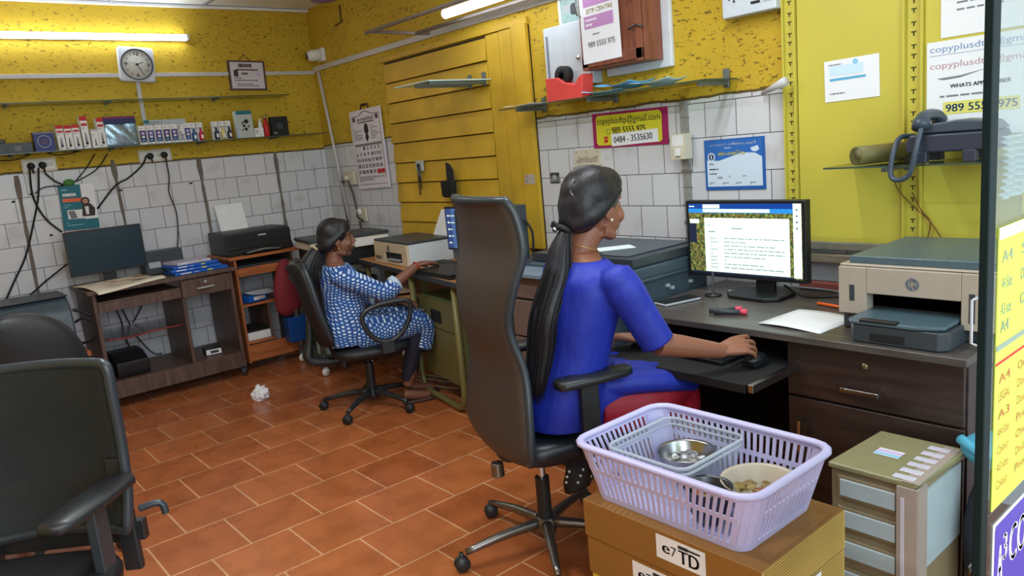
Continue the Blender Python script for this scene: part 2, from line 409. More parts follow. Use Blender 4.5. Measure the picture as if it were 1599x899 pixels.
# cement repair strips where tiles are missing, left wall
cem = mat('old_cement', (112, 104, 96), .85, nscale=25, noise_amt=.3, bump=.4)
for i, (y0, y1, zt, zb) in enumerate(((.765, .75, 1.545, .7), (1.345, 1.36, 1.6, .9), (1.925, 1.935, 1.56, .8), (2.52, 2.53, 1.56, .75))):
    mb = MB(); n = 14; rr = random.Random(i)
    pts = []
    for k in range(n+1):
        z = zt+(zb-zt)*k/n; y = y0+(y1-y0)*k/n; wv = .0105+rr.uniform(-.003, .003)+(.006 if k in (1, 2) else 0)
        pts.append((y, z, wv))
    poly = [(y-wv, z) for y, z, wv in pts]+[(y+wv, z) for y, z, wv in reversed(pts)]
    mb.prism(poly, .003, cem, M=Matrix(((0, 0, 1, XL), (1, 0, 0, 0), (0, 1, 0, 0), (0, 0, 0, 1))))
    struct(mb.build('trim_%d' % (i+1)))

# boarded-up opening of painted planks in the right wall
wood_y = mat('yellow_painted_wood', (196, 158, 38), .55, nscale=4, noise_amt=.45, bump=.35)
gapm = mat('dark_gap', (46, 32, 12), .9)
mb = MB(); mb.box(-4.76, -3.23, 2.945, 2.96, .80, 2.09, gapm)
for k in range(9):
    z0 = 1.949-.1385*k
    z1 = 2.075 if k == 0 else z0+.1385-.006
    if z0 < .80: z0 = .80
    x0, x1 = -4.75+rnd.uniform(0, .012), -3.60
    v = [(x0, 2.945, z0), (x1, 2.945, z0), (x1, 2.945, z1), (x0, 2.945, z1), (x0, 2.918, z0), (x1, 2.918, z0), (x1, 2.934, z1), (x0, 2.934, z1)]
    mb.add(v, [(4, 5, 6, 7), (0, 1, 5, 4), (3, 2, 6, 7), (0, 4, 7, 3), (1, 5, 6, 2)], wood_y)
mb.box(-3.59, -3.475, 2.925, 2.95, .80, 2.085, wood_y); mb.box(-3.470, -3.365, 2.924, 2.95, .80, 2.088, wood_y)
mb.box(-3.36, -3.236, 2.922, 2.95, .84, 2.10, wood_y)
mb.box(-4.80, -3.23, 2.93, 2.95, 2.095, 2.13, wood_y)
struct(mb.build('window_1', bevel=.002))

# yellow boards and slotted standards at the right end of the wall
mb = MB(); mb.box(-1.645, -1.235, 2.936, 2.95, .945, 2.60, yboard); struct(mb.build('trim_5', bevel=.002))
mb = MB(); mb.box(-1.165, XF-.02, 2.936, 2.95, .90, 2.60, yboard); struct(mb.build('trim_6', bevel=.002))
slotm = mat('slot_shadow_olive', (52, 48, 14), .8)
def standard(x0, x1, zb):
    t = thing('shelf_standard', '', 'shelf bracket rail', ((x0+x1)/2, 2.95, zb))
    w2 = (x1-x0)/2; mb = MB()
    mb.box(-w2, w2, -.012, 0, 0, 2.6-zb, yboard); mb.box(-w2, -w2+.008, -.026, -.012, 0, 2.6-zb, yboard); mb.box(w2-.008, w2, -.026, -.012, 0, 2.6-zb, yboard)
    z = .03; k = 0
    while z < 2.55-zb:
        mb.box(-.009, .009, -.0135, -.012, z, z+.0035, slotm); mb.box(-.002, .002, -.0135, -.012, z-.012, z, slotm)
        z += (.033, .045)[k % 2]; k += 1
    mb.build('rail', t)
    return t
s = standard(-1.705, -1.648, .86); s['label'] = 'yellow painted slotted steel rail at the edge of the white wall tiles'; s['group'] = 'slotted shelf rails'
s = standard(-1.235, -1.165, .90); s['label'] = 'yellow painted slotted steel rail between two yellow boards, behind the telephone'; s['group'] = 'slotted shelf rails'
alu = mat('weathered_aluminium', (150, 146, 132), .5, .4, nscale=30, noise_amt=.3); oldw = woodmat('old_bare_wood', (120, 108, 90), (158, 146, 124), (2, 20, 20), .7)
mb = MB(); mb.box(-1.63, -1.23, 2.91, 2.936, .917, .948, alu); tag(mb.build('metal_rail', bevel=.003), 'weathered aluminium strip along the lower edge of the yellow board behind the desk', 'rail')
mb = MB(); mb.box(-1.63, -.8, 2.90, 2.95, .865, .898, oldw); tag(mb.build('wooden_batten', bevel=.003), 'bare grey wooden batten on the wall above the printer', 'batten')

# ================================================================ cable trunking, pipes
mb = MB(); mb.box(XL, XL+.014, -.6, YR, 2.15, 2.178, pvc)
tag(mb.build('cable_trunking', bevel=.002), 'white plastic cable trunking along the yellow wall behind the clock', 'trunking')
mb = MB(); mb.box(XL, XL+.013, 1.585, 1.612, 1.69, 2.149, pvc)
tag(mb.build('cable_trunking', bevel=.002), 'short vertical drop of white trunking below the wall clock', 'trunking')
mb = MB(); mb.box(XL+.015, -2.68, YR-.014, YR, 2.168, 2.205, pvc)
for x in (-5.2, -4.3, -3.45): mb.box(x-.02, x+.02, YR-.016, YR, 2.166, 2.207, pvc)
tag(mb.build('cable_trunking', bevel=.002), 'white plastic cable trunking rising along the wall above the yellow planks', 'trunking')
mb = MB(); mb.tube([at(497, 112, 1, 2.937), at(545, 343, 1, 2.937)], .012, pvc, 8); tag(mb.build('conduit_pipe'), 'white vertical conduit down the room corner beside the calendar', 'pipe')
gp = mat('grey_conduit', (138, 136, 132), .6, nscale=30, noise_amt=.3)
mb = MB(); mb.box(-2.232, -2.195, 2.935, 2.95, .77, 1.575, gp)
for i in range(9): mb.box(-2.236, -2.191, 2.933, 2.95, .85+i*.08+rnd.uniform(-.01, .01), .86+i*.08, cem)
tag(mb.build('conduit_pipe', bevel=.004), 'grey vertical conduit on the white tiles below the cream switch box', 'pipe')

# ================================================================ lamps
emit_w = mat('lamp_glow', (240, 250, 255), .5, emit=15.0, noise_amt=0)
lt = thing('tube_light', 'long glowing tube light on the yellow wall above the clock', 'light', (XL, 1.25, 2.415))
mb = MB(); mb.box(.0, .03, -.76, .72, -.02, .02, white); mb.build('housing', lt, bevel=.004)
mb = MB(); mb.tube([(.045, -.75, 0), (.045, .715, 0)], .021, emit_w, 12); mb.build('tube', lt)
mb = MB(); mb.box(.02, .07, .715, .735, -.022, .022, white); mb.box(.02, .07, -.77, -.75, -.022, .022, white); mb.build('end_cap', lt, bevel=.004)
lt2 = thing('tube_light', 'glowing tube light on a steel bracket high on the wall over the planks', 'light')
fy = 2.66
a0 = at(572, 54, 1, fy); a1 = at(712, 0, 1, fy); a2 = V((a1.x+.9, fy, a1.z)); a0.z = a1.z = a2.z = (a0.z+a1.z)/2
b0 = at(650, 52, 1, 2.85); bz = b0.z
lm = mat('painted_steel', (150, 140, 140), .45, .3)
mb = MB(); mb.tube([a0, a2], .012, lm, 8); mb.build('bracket_rod', lt2)
mb = MB(); mb.tube([b0, V((a2.x, 2.85, bz))], .012, lm, 8); mb.build('bracket_rod', lt2)
mb = MB(); mb.tube([a0+V((.05, 0, 0)), V((b0.x, 2.85, bz)), V((b0.x+.02, 2.95, bz))], .011, lm, 8); mb.build('cross_bar', lt2)
t0 = at(695, 22, 1, 2.74)
mb = MB(); mb.tube([t0, t0+V((1.1, 0, 0))], .026, emit_w, 12); mb.build('tube', lt2)
mb = MB(); mb.box(t0.x-.01, t0.x+1.1, 2.755, 2.80, t0.z-.01, t0.z+.03, white); mb.build('housing', lt2, bevel=.004)

# ================================================================ clock wall
cl = thing('wall_clock', 'square white wall clock with round face on yellow wall below the tube light', 'clock', (XL, 1.607, 2.232), rot=(R(-4), 0, 0))
def sq(s, r, n=6):
    out = []
    for cx, cy, a in ((s-r, s-r, 0), (-s+r, s-r, 90), (-s+r, -s+r, 180), (s-r, -s+r, 270)):
        for i in range(n+1):
            q = R(a+90*i/n); out.append((cx+r*math.cos(q), cy+r*math.sin(q)))
    return out
MXC = Matrix(((0, 0, 1, 0), (1, 0, 0, 0), (0, 1, 0, 0), (0, 0, 0, 1)))
clm = mat('clock_white', (205, 210, 222), .35)
mb = MB(MXC)
p1 = sq(.118, .02); mb.rings([[V((x*1.0*(1+.03*(1-abs(y)/.118)), y*(1+.03*(1-abs(x)/.118)), z)) for x, y in [(a*s2, b*s2) for a, b in p1]] for z, s2 in ((0, .97), (.022, 1), (.034, .95), (.036, .85))], clm, smooth=False)
mb.build('case', cl, bevel=.003)
mb = MB(MXC); mb.lathe([(.096, .036), (.099, .044), (.106, .044), (.106, .036)], mat('clock_rim', (62, 68, 76), .35), seg=48); mb.build('rim', cl)
mb = MB(MXC); mb.lathe([(0, .0362), (.1, .0362), (.1, .037), (0, .037)], mat('clock_face', (216, 218, 214), .6, noise_amt=.03), seg=48)
P = Panel(mb, (-.1, -.1, .0372), (1, 0, 0), (0, 1, 0), .2, .2)
for s, a in (('12', 90), ('3', 0), ('6', 270), ('9', 180)):
    cx, cy = .5+.36*math.cos(R(a)), .5+.36*math.sin(R(a)); hw = .075 if s == '12' else .04
    P.text(s, cx-hw, cy-.055, cx+hw, cy+.055, ink, bold=.008)
for k in range(12):
    if k % 3:
        q = R(30*k); c, s = math.cos(q), math.sin(q)
        P.poly([(.5+r_*c+o_*s, .5+r_*s-o_*c) for r_, o_ in ((.33, -.008), (.42, -.008), (.42, .008), (.33, .008))], ink)
P.rect(.45, .685, .55, .70, greyink)
mb.build('dial', cl)
mb = MB(MXC)
def hand_(a, l, wd, z): 
    q = R(a); c, s = math.cos(q), math.sin(q)
    mb.add([V((r_*c+o_*s, r_*s-o_*c, z)) for r_, o_ in ((-.012, -wd), (l, -wd*.5), (l, wd*.5), (-.012, wd))], [(0, 1, 2, 3)], ink)
hand_(22, .045, .0035, .041); hand_(-60, .068, .0025, .042); hand_(168, .062, .0008, .043); mb.lathe([(0, .038), (.006, .038), (.006, .044), (0, .044)], ink, seg=12)
mb.build('hands', cl)

# framed certificate
frm = mat('brown_frame', (88, 58, 52), .5); tx = mat('brown_print', (70, 44, 46), .7, noise_amt=0)
mb, p = sheet('framed_certificate', 'small brown framed certificate with a portrait, hung on the wall beside the clock', 'certificate', WL, (XL, 2.39, 2.15), .29, .22, -1.5, .014, frm)
p.rect(.06, .06, .94, .94, mat('cert_paper', (206, 202, 210), .6)); p.bars(.28, .76, .74, .90, 1, tx, .9, 11); p.rect(.2, .66, .8, .72, mat('cert_band', (120, 90, 100), .6)); p.rect(.14, .46, .26, .68, tx); p.bars(.34, .5, .74, .62, 1, tx, .6)
p.bars(.14, .3, .86, .44, 2, tx, .4, 3); p.bars(.2, .12, .8, .24, 2, tx, .4, 5); p.disc(.8, .54, .06, lilac)
p.fin(bevel=.002)
mb = MB(); mb.tube([(XL+.006, 2.34, 2.26), (XL+.01, 2.385, 2.30), (XL+.006, 2.43, 2.26)], .0025, blackm, 6); mb.ball((XL+.008, 2.385, 2.302), .007, dsteel, 8, 6)
tag(mb.build('hanging_string'), 'dark string and nail holding the framed certificate', 'string')

# shelves of glass
glass = glassmat('green_shelf_glass', (.72, .80, .74), .03); edge = mat('glass_edge', (60, 80, 70), .2); edgeb = mat('bright_glass_edge', (190, 215, 215), .2)
def glass_shelf(name, label, x0, x1, y0, y1, z, brackets, grp=None, e=edge):
    t = thing(name, label, 'shelf', ((x0+x1)/2, (y0+y1)/2, z), group=grp)
    hx, hy = (x1-x0)/2, (y1-y0)/2
    mb = MB(); mb.box(-hx+.001, hx-.001, -hy+.001, hy-.001, -.006, 0, glass); 
    for q in ((-hx, -hx+.001, -hy, hy), (hx-.001, hx, -hy, hy), (-hx, hx, -hy, -hy+.001), (-hx, hx, hy-.001, hy)): mb.box(*q, -.006, 0, e)
    mb.build('glass_pane', t)
    for bx in brackets:
        mb = MB(); b = mat('bracket_grey', (110, 118, 120), .4, .5)
        if bx[0] == 'L':
            mb.box(-hx, hx*.6, bx[1]-(y0+y1)/2-.008, bx[1]-(y0+y1)/2+.008, -.014, -.007, b); mb.box(-hx, -hx+.008, bx[1]-(y0+y1)/2-.006, bx[1]-(y0+y1)/2+.006, -.022, .015, b)
        else:
            mb.box(bx[1]-(x0+x1)/2-.01, bx[1]-(x0+x1)/2+.01, -hy*.8, hy, -.024, -.007, b); mb.box(bx[1]-(x0+x1)/2-.014, bx[1]-(x0+x1)/2+.014, hy-.012, hy, -.035, .045, b)
        mb.build('bracket', t, bevel=.002)
    return t
glass_shelf('glass_shelf', 'empty long glass shelf on the yellow wall above the shelf of ink bottles', XL, XL+.20, .2, 2.62, 1.985, [('L', .78), ('L', 1.37), ('L', 2.1)], 'glass shelves on the clock wall')
glass_shelf('glass_shelf', 'long glass shelf on the yellow wall holding ink bottles and boxes', XL, XL+.24, .2, 2.88, 1.678, [('L', .75), ('L', 1.34), ('L', 1.94), ('L', 2.5)], 'glass shelves on the clock wall')

# goods on the lower shelf
SZ = 1.679
def carton(name, label, y0, y1, z1, d, front, cat='box', grp=None, x1=-5.64, side=None, base=SZ):
    o = thing(name, label, cat, (x1-d/2, (y0+y1)/2, base), group=grp)
    w_, h_ = y1-y0, z1-base; mb = MB(); mb.box(-d/2, d/2, -w_/2, w_/2, 0, h_, side or white)
    P = Panel(mb, (d/2, -w_/2, 0), (0, 1, 0), (0, 0, 1), w_, h_); front(P); mb.build('carton', o, bevel=.0015)
    return o
def red_front(P):
    P.rect(0, .86, 1, 1, red); P.rect(.1, .70, .9, .78, red); P.bars(.15, .6, .85, .66, 1, greyink); P.poly([(.3, .12), (.7, .12), (.62, .34), (.55, .5), (.45, .5), (.38, .34)], greyink); P.rect(.35, .12, .68, .2, ink); P.bars(.1, .04, .9, .1, 1, ink)
ys = [1.000, 1.048, 1.094, 1.146, 1.198, 1.242]; hs = [1.835, 1.832, 1.835, 1.885, 1.80, 1.87]
lb = ['red and white ink carton at the coil end of the row', 'red and white ink carton, second from the coil box', 'red and white ink carton just before the tallest one', 'tallest red-topped white ink carton of the row', 'plain pale ink carton between two taller red-topped ones', 'red-topped white ink carton beside the silvery blue pouch']
for i in range(6):
    carton('ink_carton', lb[i], ys[i]+.002, ys[i]+.045, hs[i], .07, red_front if i != 4 else (lambda P: (P.rect(0, .9, 1, 1, lgrey), P.bars(.15, .6, .85, .75, 2, greyink), P.poly([(.35, .12), (.65, .12), (.55, .5), (.45, .5)], greyink))), grp='red and white ink cartons')
def pouch():
    o = thing('foil_pouch', 'silvery blue plastic pouch between the red and the blue ink cartons', 'pouch', (-5.66, 1.385, SZ))
    mb = MB(); sil = mat('foil', (150, 178, 196), .22, .6, nscale=30, noise_amt=.35, bump=.6)
    mb.grid(lambda a, b: (.012*math.sin(a*PI)*math.sin(b*PI)+.006*math.sin(a*9+b*7), (a-.5)*.20, b*.185), 14, 14, sil)
    mb.build('bag', o, solid=.012)
    mb = MB(); mb.box(.018, .022, -.1, .1, .145, .195, navy); mb.box(.018, .0225, -.1, .1, .183, .190, magenta); mb.build('header_strip', o)
pouch()
def blue_front(c):
    def g(P):
        P.rect(.08, .12, .92, .74, c); P.bars(.2, .80, .8, .9, 1, greyink); P.rect(.3, .52, .72, .66, lilac); P.rect(.34, .34, .7, .46, white); P.rect(.3, .2, .7, .25, lblue); P.bars(.1, .03, .9, .09, 1, ink)
    return g
cols = [navy, blue, blue, navy, magenta]
dn = ['blue ink carton beside the silvery pouch', 'blue ink carton, second after the silvery pouch', 'blue ink carton, third after the silvery pouch', 'dark blue ink carton in the middle of the blue row', 'blue ink carton with a magenta patch in the middle of the row']
navy2 = mat('ink_carton_blue', (26, 42, 116), .5, noise_amt=0)
for i in range(5):
    y0 = 1.492+i*.052
    o = carton('ink_carton', dn[i], y0+.002, y0+.05, 1.805, .06, blue_front([navy, navy2, navy2, navy, navy2][i]), grp='blue ink cartons')
carton('ink_carton', 'white and grey lettered carton between the blue ink cartons', 1.755, 1.792, 1.80, .06, lambda P: P.bars(.1, .1, .9, .95, 7, navy, .6), grp='blue ink cartons')
carton('ink_carton', 'blue ink carton before the two bare ink bottles', 1.794, 1.838, 1.808, .06, blue_front(navy2), grp='blue ink cartons')
carton('clear_packet', 'pale printed packet standing behind the blue ink cartons', 1.56, 1.84, 1.845, .02, lambda P: (P.bars(.05, .75, .9, .95, 2, greyink), P.rect(.0, .86, .12, 1, teal)), x1=-5.72, side=mat('pale_packet', (170, 178, 182), .4), cat='packet')
def bottle_box(name, label, y, c, grp, z1=1.81, cap=None):
    o = thing(name, label, 'ink bottle', (-5.675, y, SZ), group=grp)
    mb = MB(); mb.box(-.02, .012, -.021, .021, 0, z1-SZ, white)
    P = Panel(mb, (.012, -.021, 0), (0, 1, 0), (0, 0, 1), .042, z1-SZ); P.bars(.15, .82, .85, .92, 1, greyink); P.rect(.1, .66, .9, .72, greyink); mb.build('card', o, bevel=.001)
    mb = MB(); mb.lathe([(0, .004), (.016, .004), (.017, .012), (.017, .05), (.014, .06), (.007, .066), (.007, .074), (.009, .075), (.008, .084), (0, .085)], c, c=(.028, 0, 0), seg=14); mb.build('bottle', o)
    mb = MB(); mb.box(.0445, .0455, -.008, .008, .016, .042, white); mb.build('sticker', o)
    return o
cy = mat('cyan_ink', (20, 92, 140), .3); rd = mat('magenta_ink', (190, 30, 70), .3); bk = mat('black_ink_bottle', (40, 46, 66), .3); yl = mat('yellow_ink', (214, 200, 120), .3)
bottle_box('ink_bottle', 'cyan ink bottle on a white card at the end of the blue carton row', 1.862, cy, 'ink bottles on cards')
bottle_box('ink_bottle', 'magenta ink bottle on a white card, last of the long row', 1.91, rd, 'ink bottles on cards')
bottle_box('ink_bottle', 'black ink bottle on card, first of the separate trio', 2.02, bk, 'trio of ink bottles')
bottle_box('ink_bottle', 'yellow ink bottle on card, middle of the separate trio', 2.068, yl, 'trio of ink bottles')
bottle_box('ink_bottle', 'black ink bottle on card beside the box with a panda print', 2.115, bk, 'trio of ink bottles')
def earph(P):
    P.rect(0, 0, 1, 1, mat('box_face', (178, 186, 182), .5)); P.rect(0, .86, 1, 1, teal); P.rect(.0, .0, .06, 1, lblue)
    for a, b, r_ in ((.62, .6, .13), (.45, .45, .09), (.55, .32, .1), (.35, .3, .05), (.72, .42, .06)): P.disc(a, b, r_, ink, 12)
    P.poly([(.3, .55), (.6, .68), (.58, .62), (.32, .5)], ink)
carton('gadget_box', 'tall pale green box with black picture, on the glass shelf beyond the bottles', 2.17, 2.295, 1.875, .05, earph)
carton('small_box', 'small plain white box lying low beside the tall pale green box', 2.30, 2.37, 1.745, .05, lambda P: P.bars(.1, .3, .9, .8, 2, greyink))
mb = MB(); mb.lathe([(0, 0), (.02, 0), (.021, .02), (.021, .08), (.017, .09), (.012, .10), (.012, .13), (0, .132)], red, seg=16)
o = thing('spray_bottle', 'small red aerosol bottle with silver cap on the glass shelf', 'bottle', (-5.67, 2.405, SZ)); mb.build('body', o)
mb = MB(); mb.lathe([(0, .128), (.011, .128), (.011, .155), (.006, .16), (0, .16)], steel, seg=12); mb.build('cap', o)
mb = MB(); mb.lathe([(0, 0), (.016, 0), (.016, .10), (.008, .115), (.008, .135), (0, .136)], white, seg=14); tag(mb.build('white_bottle'), 'slim white bottle just behind the red aerosol bottle', 'bottle').location = (-5.70, 2.375, SZ)
carton('black_box', 'black box with faint picture at the far end of the glass shelf', 2.435, 2.57, 1.82, .04, lambda P: (P.disc(.5, .5, .2, dgrey, 14), P.rect(.1, .1, .3, .2, greyink)), side=blackm)
# CD spindle box, network box, remote at the near end
def coil(P):
    P.rect(0, 0, 1, 1, navy2); P.ring(.5, .5, .34, .03, lgrey); P.ring(.5, .5, .16, .1, mat('dull_purple', (90, 60, 90), .5)); P.rect(0, .9, 1, 1, greyink)
carton('coil_box', 'square blue box with a ring picture beside the red and white cartons', .872, .985, 1.80, .06, coil, side=dgrey)
t = thing('video_recorder', 'flat dark video recorder at the near end of the glass shelf', 'recorder', (-5.74, .62, SZ))
mb = MB(); mb.box(-.1, .1, -.24, .24, 0, .062, dgrey); P = Panel(mb, (.1, -.24, 0), (0, 1, 0), (0, 0, 1), .48, .062)
for i in range(7): P.rect(.08+i*.12, .2, .15+i*.12, .7, black if i % 2 else greyink)
mb.build('case', t, bevel=.004)
mb = MB(); mb.box(-.05, .05, -.13, .13, 0, .028, black); tag(mb.build('network_switch', bevel=.006), 'small black network switch lying on top of the video recorder', 'network switch').location = (-5.76, .60, SZ+.064)

# sockets
def socket_plate(label, y0, y1, z0, z1, plugs, rows):
    t = thing('socket_plate', label, 'socket', (XL, (y0+y1)/2, (z0+z1)/2), rot=(R(1), 0, 0), group='socket plates below the glass shelf')
    h, w_ = (z1-z0)/2, (y1-y0)/2
    mb = MB(); mb.box(0, .016, -w_, w_, -h, h, cream); P = Panel(mb, (.016, -w_, -h), (0, 1, 0), (0, 0, 1), 2*w_, 2*h); P.rect(.06, .18, .94, .82, white)
    for i in range(3): P.rect(.56+i*.12, .35, .65+i*.12, .65, cream); P.rect(.565+i*.12, .49, .645+i*.12, .51, greyink)
    mb.build('plate', t, bevel=.003)
    for q in plugs:
        mb = MB(); mb.lathe([(.020, 0), (.024, .012), (.02, .035), (.010, .042), (0, .042)], black, c=(.018, q, -.002), ax=(1, 0, 0), seg=12); mb.tube([(.055, q, 0), (.06, q, -.02), (.055, q+.003, -.05)], .006, black, 6); mb.build('plug', t)
    return t
socket_plate('socket plate with two black plugs under the recorder end of the shelf', .805, 1.005, 1.555, 1.645, (-.05, .015), 1)
socket_plate('socket plate with two black plugs under the blue ink cartons', 1.515, 1.74, 1.562, 1.65, (-.04, .055), 1)
cw = XL+.02
def L(px, py, x=cw): return at(px, py, 0, x)
wires('power_cable', 'black power cables hanging down the tiles below the socket plate', [
    [L(46, 262, cw+.05), L(50, 300), L(60, 325), L(75, 345), L(97, 362)],
    [L(60, 262, cw+.05), L(60, 305), L(52, 350), L(40, 400), L(22, 440), L(4, 480, cw+.03)],
    [L(70, 270), L(85, 282), L(100, 289)]], blackm, .006)
wires('power_cable', 'black cable looping across the tiles behind the teal poster', [[L(228, 243, cw+.05), L(222, 258), L(200, 278), L(180, 290), L(152, 326)], [L(105, 412, cw+.05), L(70, 440), L(40, 465), L(10, 470)]], blackm, .006)
wires('signal_cable', 'thin grey cable dangling down the tiles beside the second socket plate', [[L(258, 245, cw+.05), L(264, 275), L(264, 300), L(275, 330), L(278, 360), L(277, 388)]], mat('grey_cable', (70, 66, 68), .6), .005)
wires('signal_cable', 'brown twisted wires drooping below the glass shelf', [[L(0, 251), L(25, 249), L(60, 238), L(95, 242), L(140, 233), L(210, 228)], [L(148, 240), L(135, 262), L(117, 284)], [L(168, 240), L(150, 265), L(120, 283)], [L(55, 302), L(70, 292), L(98, 290)]], blackm, .004)
mb = MB(); mb.ball((0, 0, 0), (.008, .036, .024), mat('green_leaf_plastic', (60, 120, 40), .6), 10, 6); tag(mb.build('green_tape'), 'scrap of green tape gathering wires above the teal poster', 'tape').location = L(108, 285, cw)
def lady(P):
    P.rect(0, 0, 1, 1, paper); P.rect(0, 0, .62, 1, teal); P.rect(.62, .0, 1, .22, teal); P.rect(.08, .62, .60, .70, orange); P.bars(.1, .74, .5, .82, 1, white, .8, 8); P.bars(.08, .86, .45, .92, 1, lblue); P.bars(.1, .48, .5, .58, 2, lblue, .3)
    P.rect(.16, .24, 1, .44, white); P.poly([(.18, .42), (.36, .42), (.42, .26), (.24, .24)], greyink)
    hair = mat('print_hair', (50, 34, 34), .6, noise_amt=0); skin = mat('print_skin', (190, 140, 112), .6, noise_amt=0)
    P.disc(.70, .62, .13, hair, 16); P.poly([(.56, .28), (.92, .28), (.95, .45), (.84, .56), (.6, .56)], hair); P.disc(.70, .62, .075, skin, 16); P.poly([(.68, .32), (.76, .32), (.77, .5), (.66, .5)], white)
    P.bars(.1, .08, .9, .18, 2, lblue, .3, 4)
mb, p = sheet('wall_poster', 'teal and white poster of a woman at a laptop on the tiles above the monitor', 'poster', WL, (XL, 1.085, 1.305), .215, .30, -2, .002, paper, gap=.014); lady(p); p.fin()
mb = MB(); mb.box(0, .05, -.05, .09, -.04, .02, mat('red_cloth', (150, 30, 24), .6)); tag(mb.build('red_box', bevel=.01), 'small red box peeping out below the teal poster', 'box').matrix_world = Matrix.Translation(L(112, 366, XL+.004))
# black beetle-like cable clips on the tiles
for i, (px, py) in enumerate(((49, 303), (298, 286), (188, 297), (21, 315), (80, 367))):
    mb = MB(); mb.ball((0, 0, 0), (.006, .012, .007), black, 10, 6)
    tag(mb.build('cable_clip'), 'small black cable clip nailed into the white tiles', 'clip', group='black clips on the tiles').location = L(px, py, XL+.004)

# ================================================================ things on the right wall
yw = YR
# calendar
cf = mat('calendar_paper', (222, 216, 226), .7, noise_amt=.02)
mb, p = sheet('wall_calendar', 'tall white monthly wall calendar hung in the corner beside the planks', 'calendar', WR, (-5.09, yw-.012, 1.515), .455, .585, 1.2, .008, cf)
for a in ((.05, .14, .06, .93), (.94, .14, .95, .93), (.05, .05, .95, .056)): p.rect(*a, tx)
p.poly([(.05, .93), (.25, .93), (.4, .965), (.5, .985), (.6, .965), (.75, .93), (.95, .93), (.95, .922), (.75, .922), (.5, .975), (.25, .922), (.05, .922)], tx)
p.text('കലണ്ടർ', .22, .86, .78, .91, tx, bold=.006); p.rect(.09, .86, .17, .915, tx); p.rect(.83, .86, .91, .915, tx); p.rect(.25, .835, .78, .848, tx)
dark = mat('cal_print', (44, 36, 48), .7, noise_amt=0)
p.poly([(.5, .83), (.56, .80), (.57, .72), (.53, .69), (.56, .65), (.53, .62), (.5, .585), (.46, .62), (.44, .65), (.47, .69), (.43, .72), (.44, .80)], dark)
p.bars(.1, .62, .36, .78, 6, greyink, .4, 2); p.bars(.64, .62, .9, .8, 7, greyink, .4, 3); p.rect(.07, .545, .93, .575, greyink)
day = 1
for r_ in range(5):
    for c_ in range(7):
        if r_ == 0 and c_ < 2: continue
        if day > 31: break
        a = .09+c_*.118; b = .495-r_*.075; p.text(str(day), a, b, a+(.075 if day > 9 else .04), b+.042, dark, bold=.006); day += 1
p.rect(.70, .185, .81, .24, red); p.rect(.82, .185, .93, .24, red)
p.bars(.08, .085, .92, .165, 5, greyink, .4, 6)
p.fin()
mb = MB(); mb.cyl((-5.1, yw, 1.835), (-5.1, yw-.03, 1.835), .006, dsteel); mb.tube([(-5.16, yw-.012, 1.805), (-5.14, yw-.012, 1.845), (-5.06, yw-.012, 1.845), (-5.04, yw-.012, 1.805)], .006, tx, 6)
tag(mb.build('calendar_hook'), 'dark metal hanger above the wall calendar', 'hook')
# camera
t = thing('security_camera', 'small white dome security camera in the room corner above the trunking', 'camera', (-5.66, yw, 2.275))
mb = MB(); mb.box(-.045, .055, -.03, 0, -.05, .055, white); mb.build('mount', t, bevel=.01)
mb = MB(); mb.lathe([(0, -.05), (.03, -.05), (.042, -.03), (.044, .02), (.035, .05), (0, .055)], white, c=(-.01, -.07, 0), ax=(-.35, -1, -.12), seg=24); mb.build('body', t)
mb = MB(); mb.lathe([(0, 0), (.026, 0), (.022, .006), (.014, .004), (0, .002)], black, c=(-.03, -.122, -.006), ax=(-.35, -1, -.12), seg=20); mb.build('lens', t)
# flush socket left of calendar
t = thing('socket_plate', 'cream socket with a white plug behind the edge of the calendar', 'socket', (-5.44, yw, 1.31))
mb = MB(); mb.box(-.07, .08, -.03, 0, -.055, .05, cream); mb.build('plate', t, bevel=.004)
mb = MB(); mb.lathe([(0, 0), (.022, 0), (.02, .03), (.01, .04), (0, .04)], cream, c=(0, -.03, 0), ax=(0, -1, 0), seg=12); mb.build('plug', t)
brn = mat('brown_cable', (92, 70, 60), .6)
wires('power_cable', 'brown cables running down the tiles below the cream socket', [[(-5.44, yw-.05, 1.30), (-5.43, yw-.02, 1.2), (-5.40, yw-.012, 1.0), (-5.36, yw-.012, .82)], [(-5.62, yw-.012, 1.31), (-5.60, yw-.012, 1.1), (-5.58, yw-.012, .85)], [(-5.62, yw-.012, 1.28), (-5.5, yw-.012, 1.28)]], brn, .009)
t = thing('junction_plate', 'round cream plug plate low in the corner above the scanner', 'socket', (-5.33, yw, 1.02)); mb = MB(); mb.box(-.06, .06, -.02, 0, -.055, .055, cream); mb.lathe([(0, 0), (.028, 0), (.024, .02), (0, .022)], white, c=(-.02, -.02, .02), ax=(0, -1, 0), seg=14); mb.build('plate', t, bevel=.004)
mb = MB(); mb.tube([(-.03, -.03, .04), (-.02, -.05, -.01), (.03, -.03, -.05)], .007, black, 6); mb.build('cord', t)
# little dark hook brackets at top left
mb = MB(); mb.tube([at(530, 8, 1, yw-.01), at(533, 34, 1, yw-.01), at(523, 40, 1, yw-.01)], .005, tx, 6); tag(mb.build('wall_hook'), 'thin rusty hook high on the yellow wall near the corner', 'hook')
# purple fan hub peeking at the top
mb = MB(); pm = mat('purple_metal', (130, 88, 170), .35)
c0 = at(505, -8, 2, 2.56); mb.lathe([(0, -.045), (.08, -.04), (.11, -.015), (.11, .03), (.05, .08), (0, .08)], pm, c=c0, seg=28); tag(mb.build('ceiling_fan_hub'), 'purple fan housing under the ceiling near the corner', 'fan')

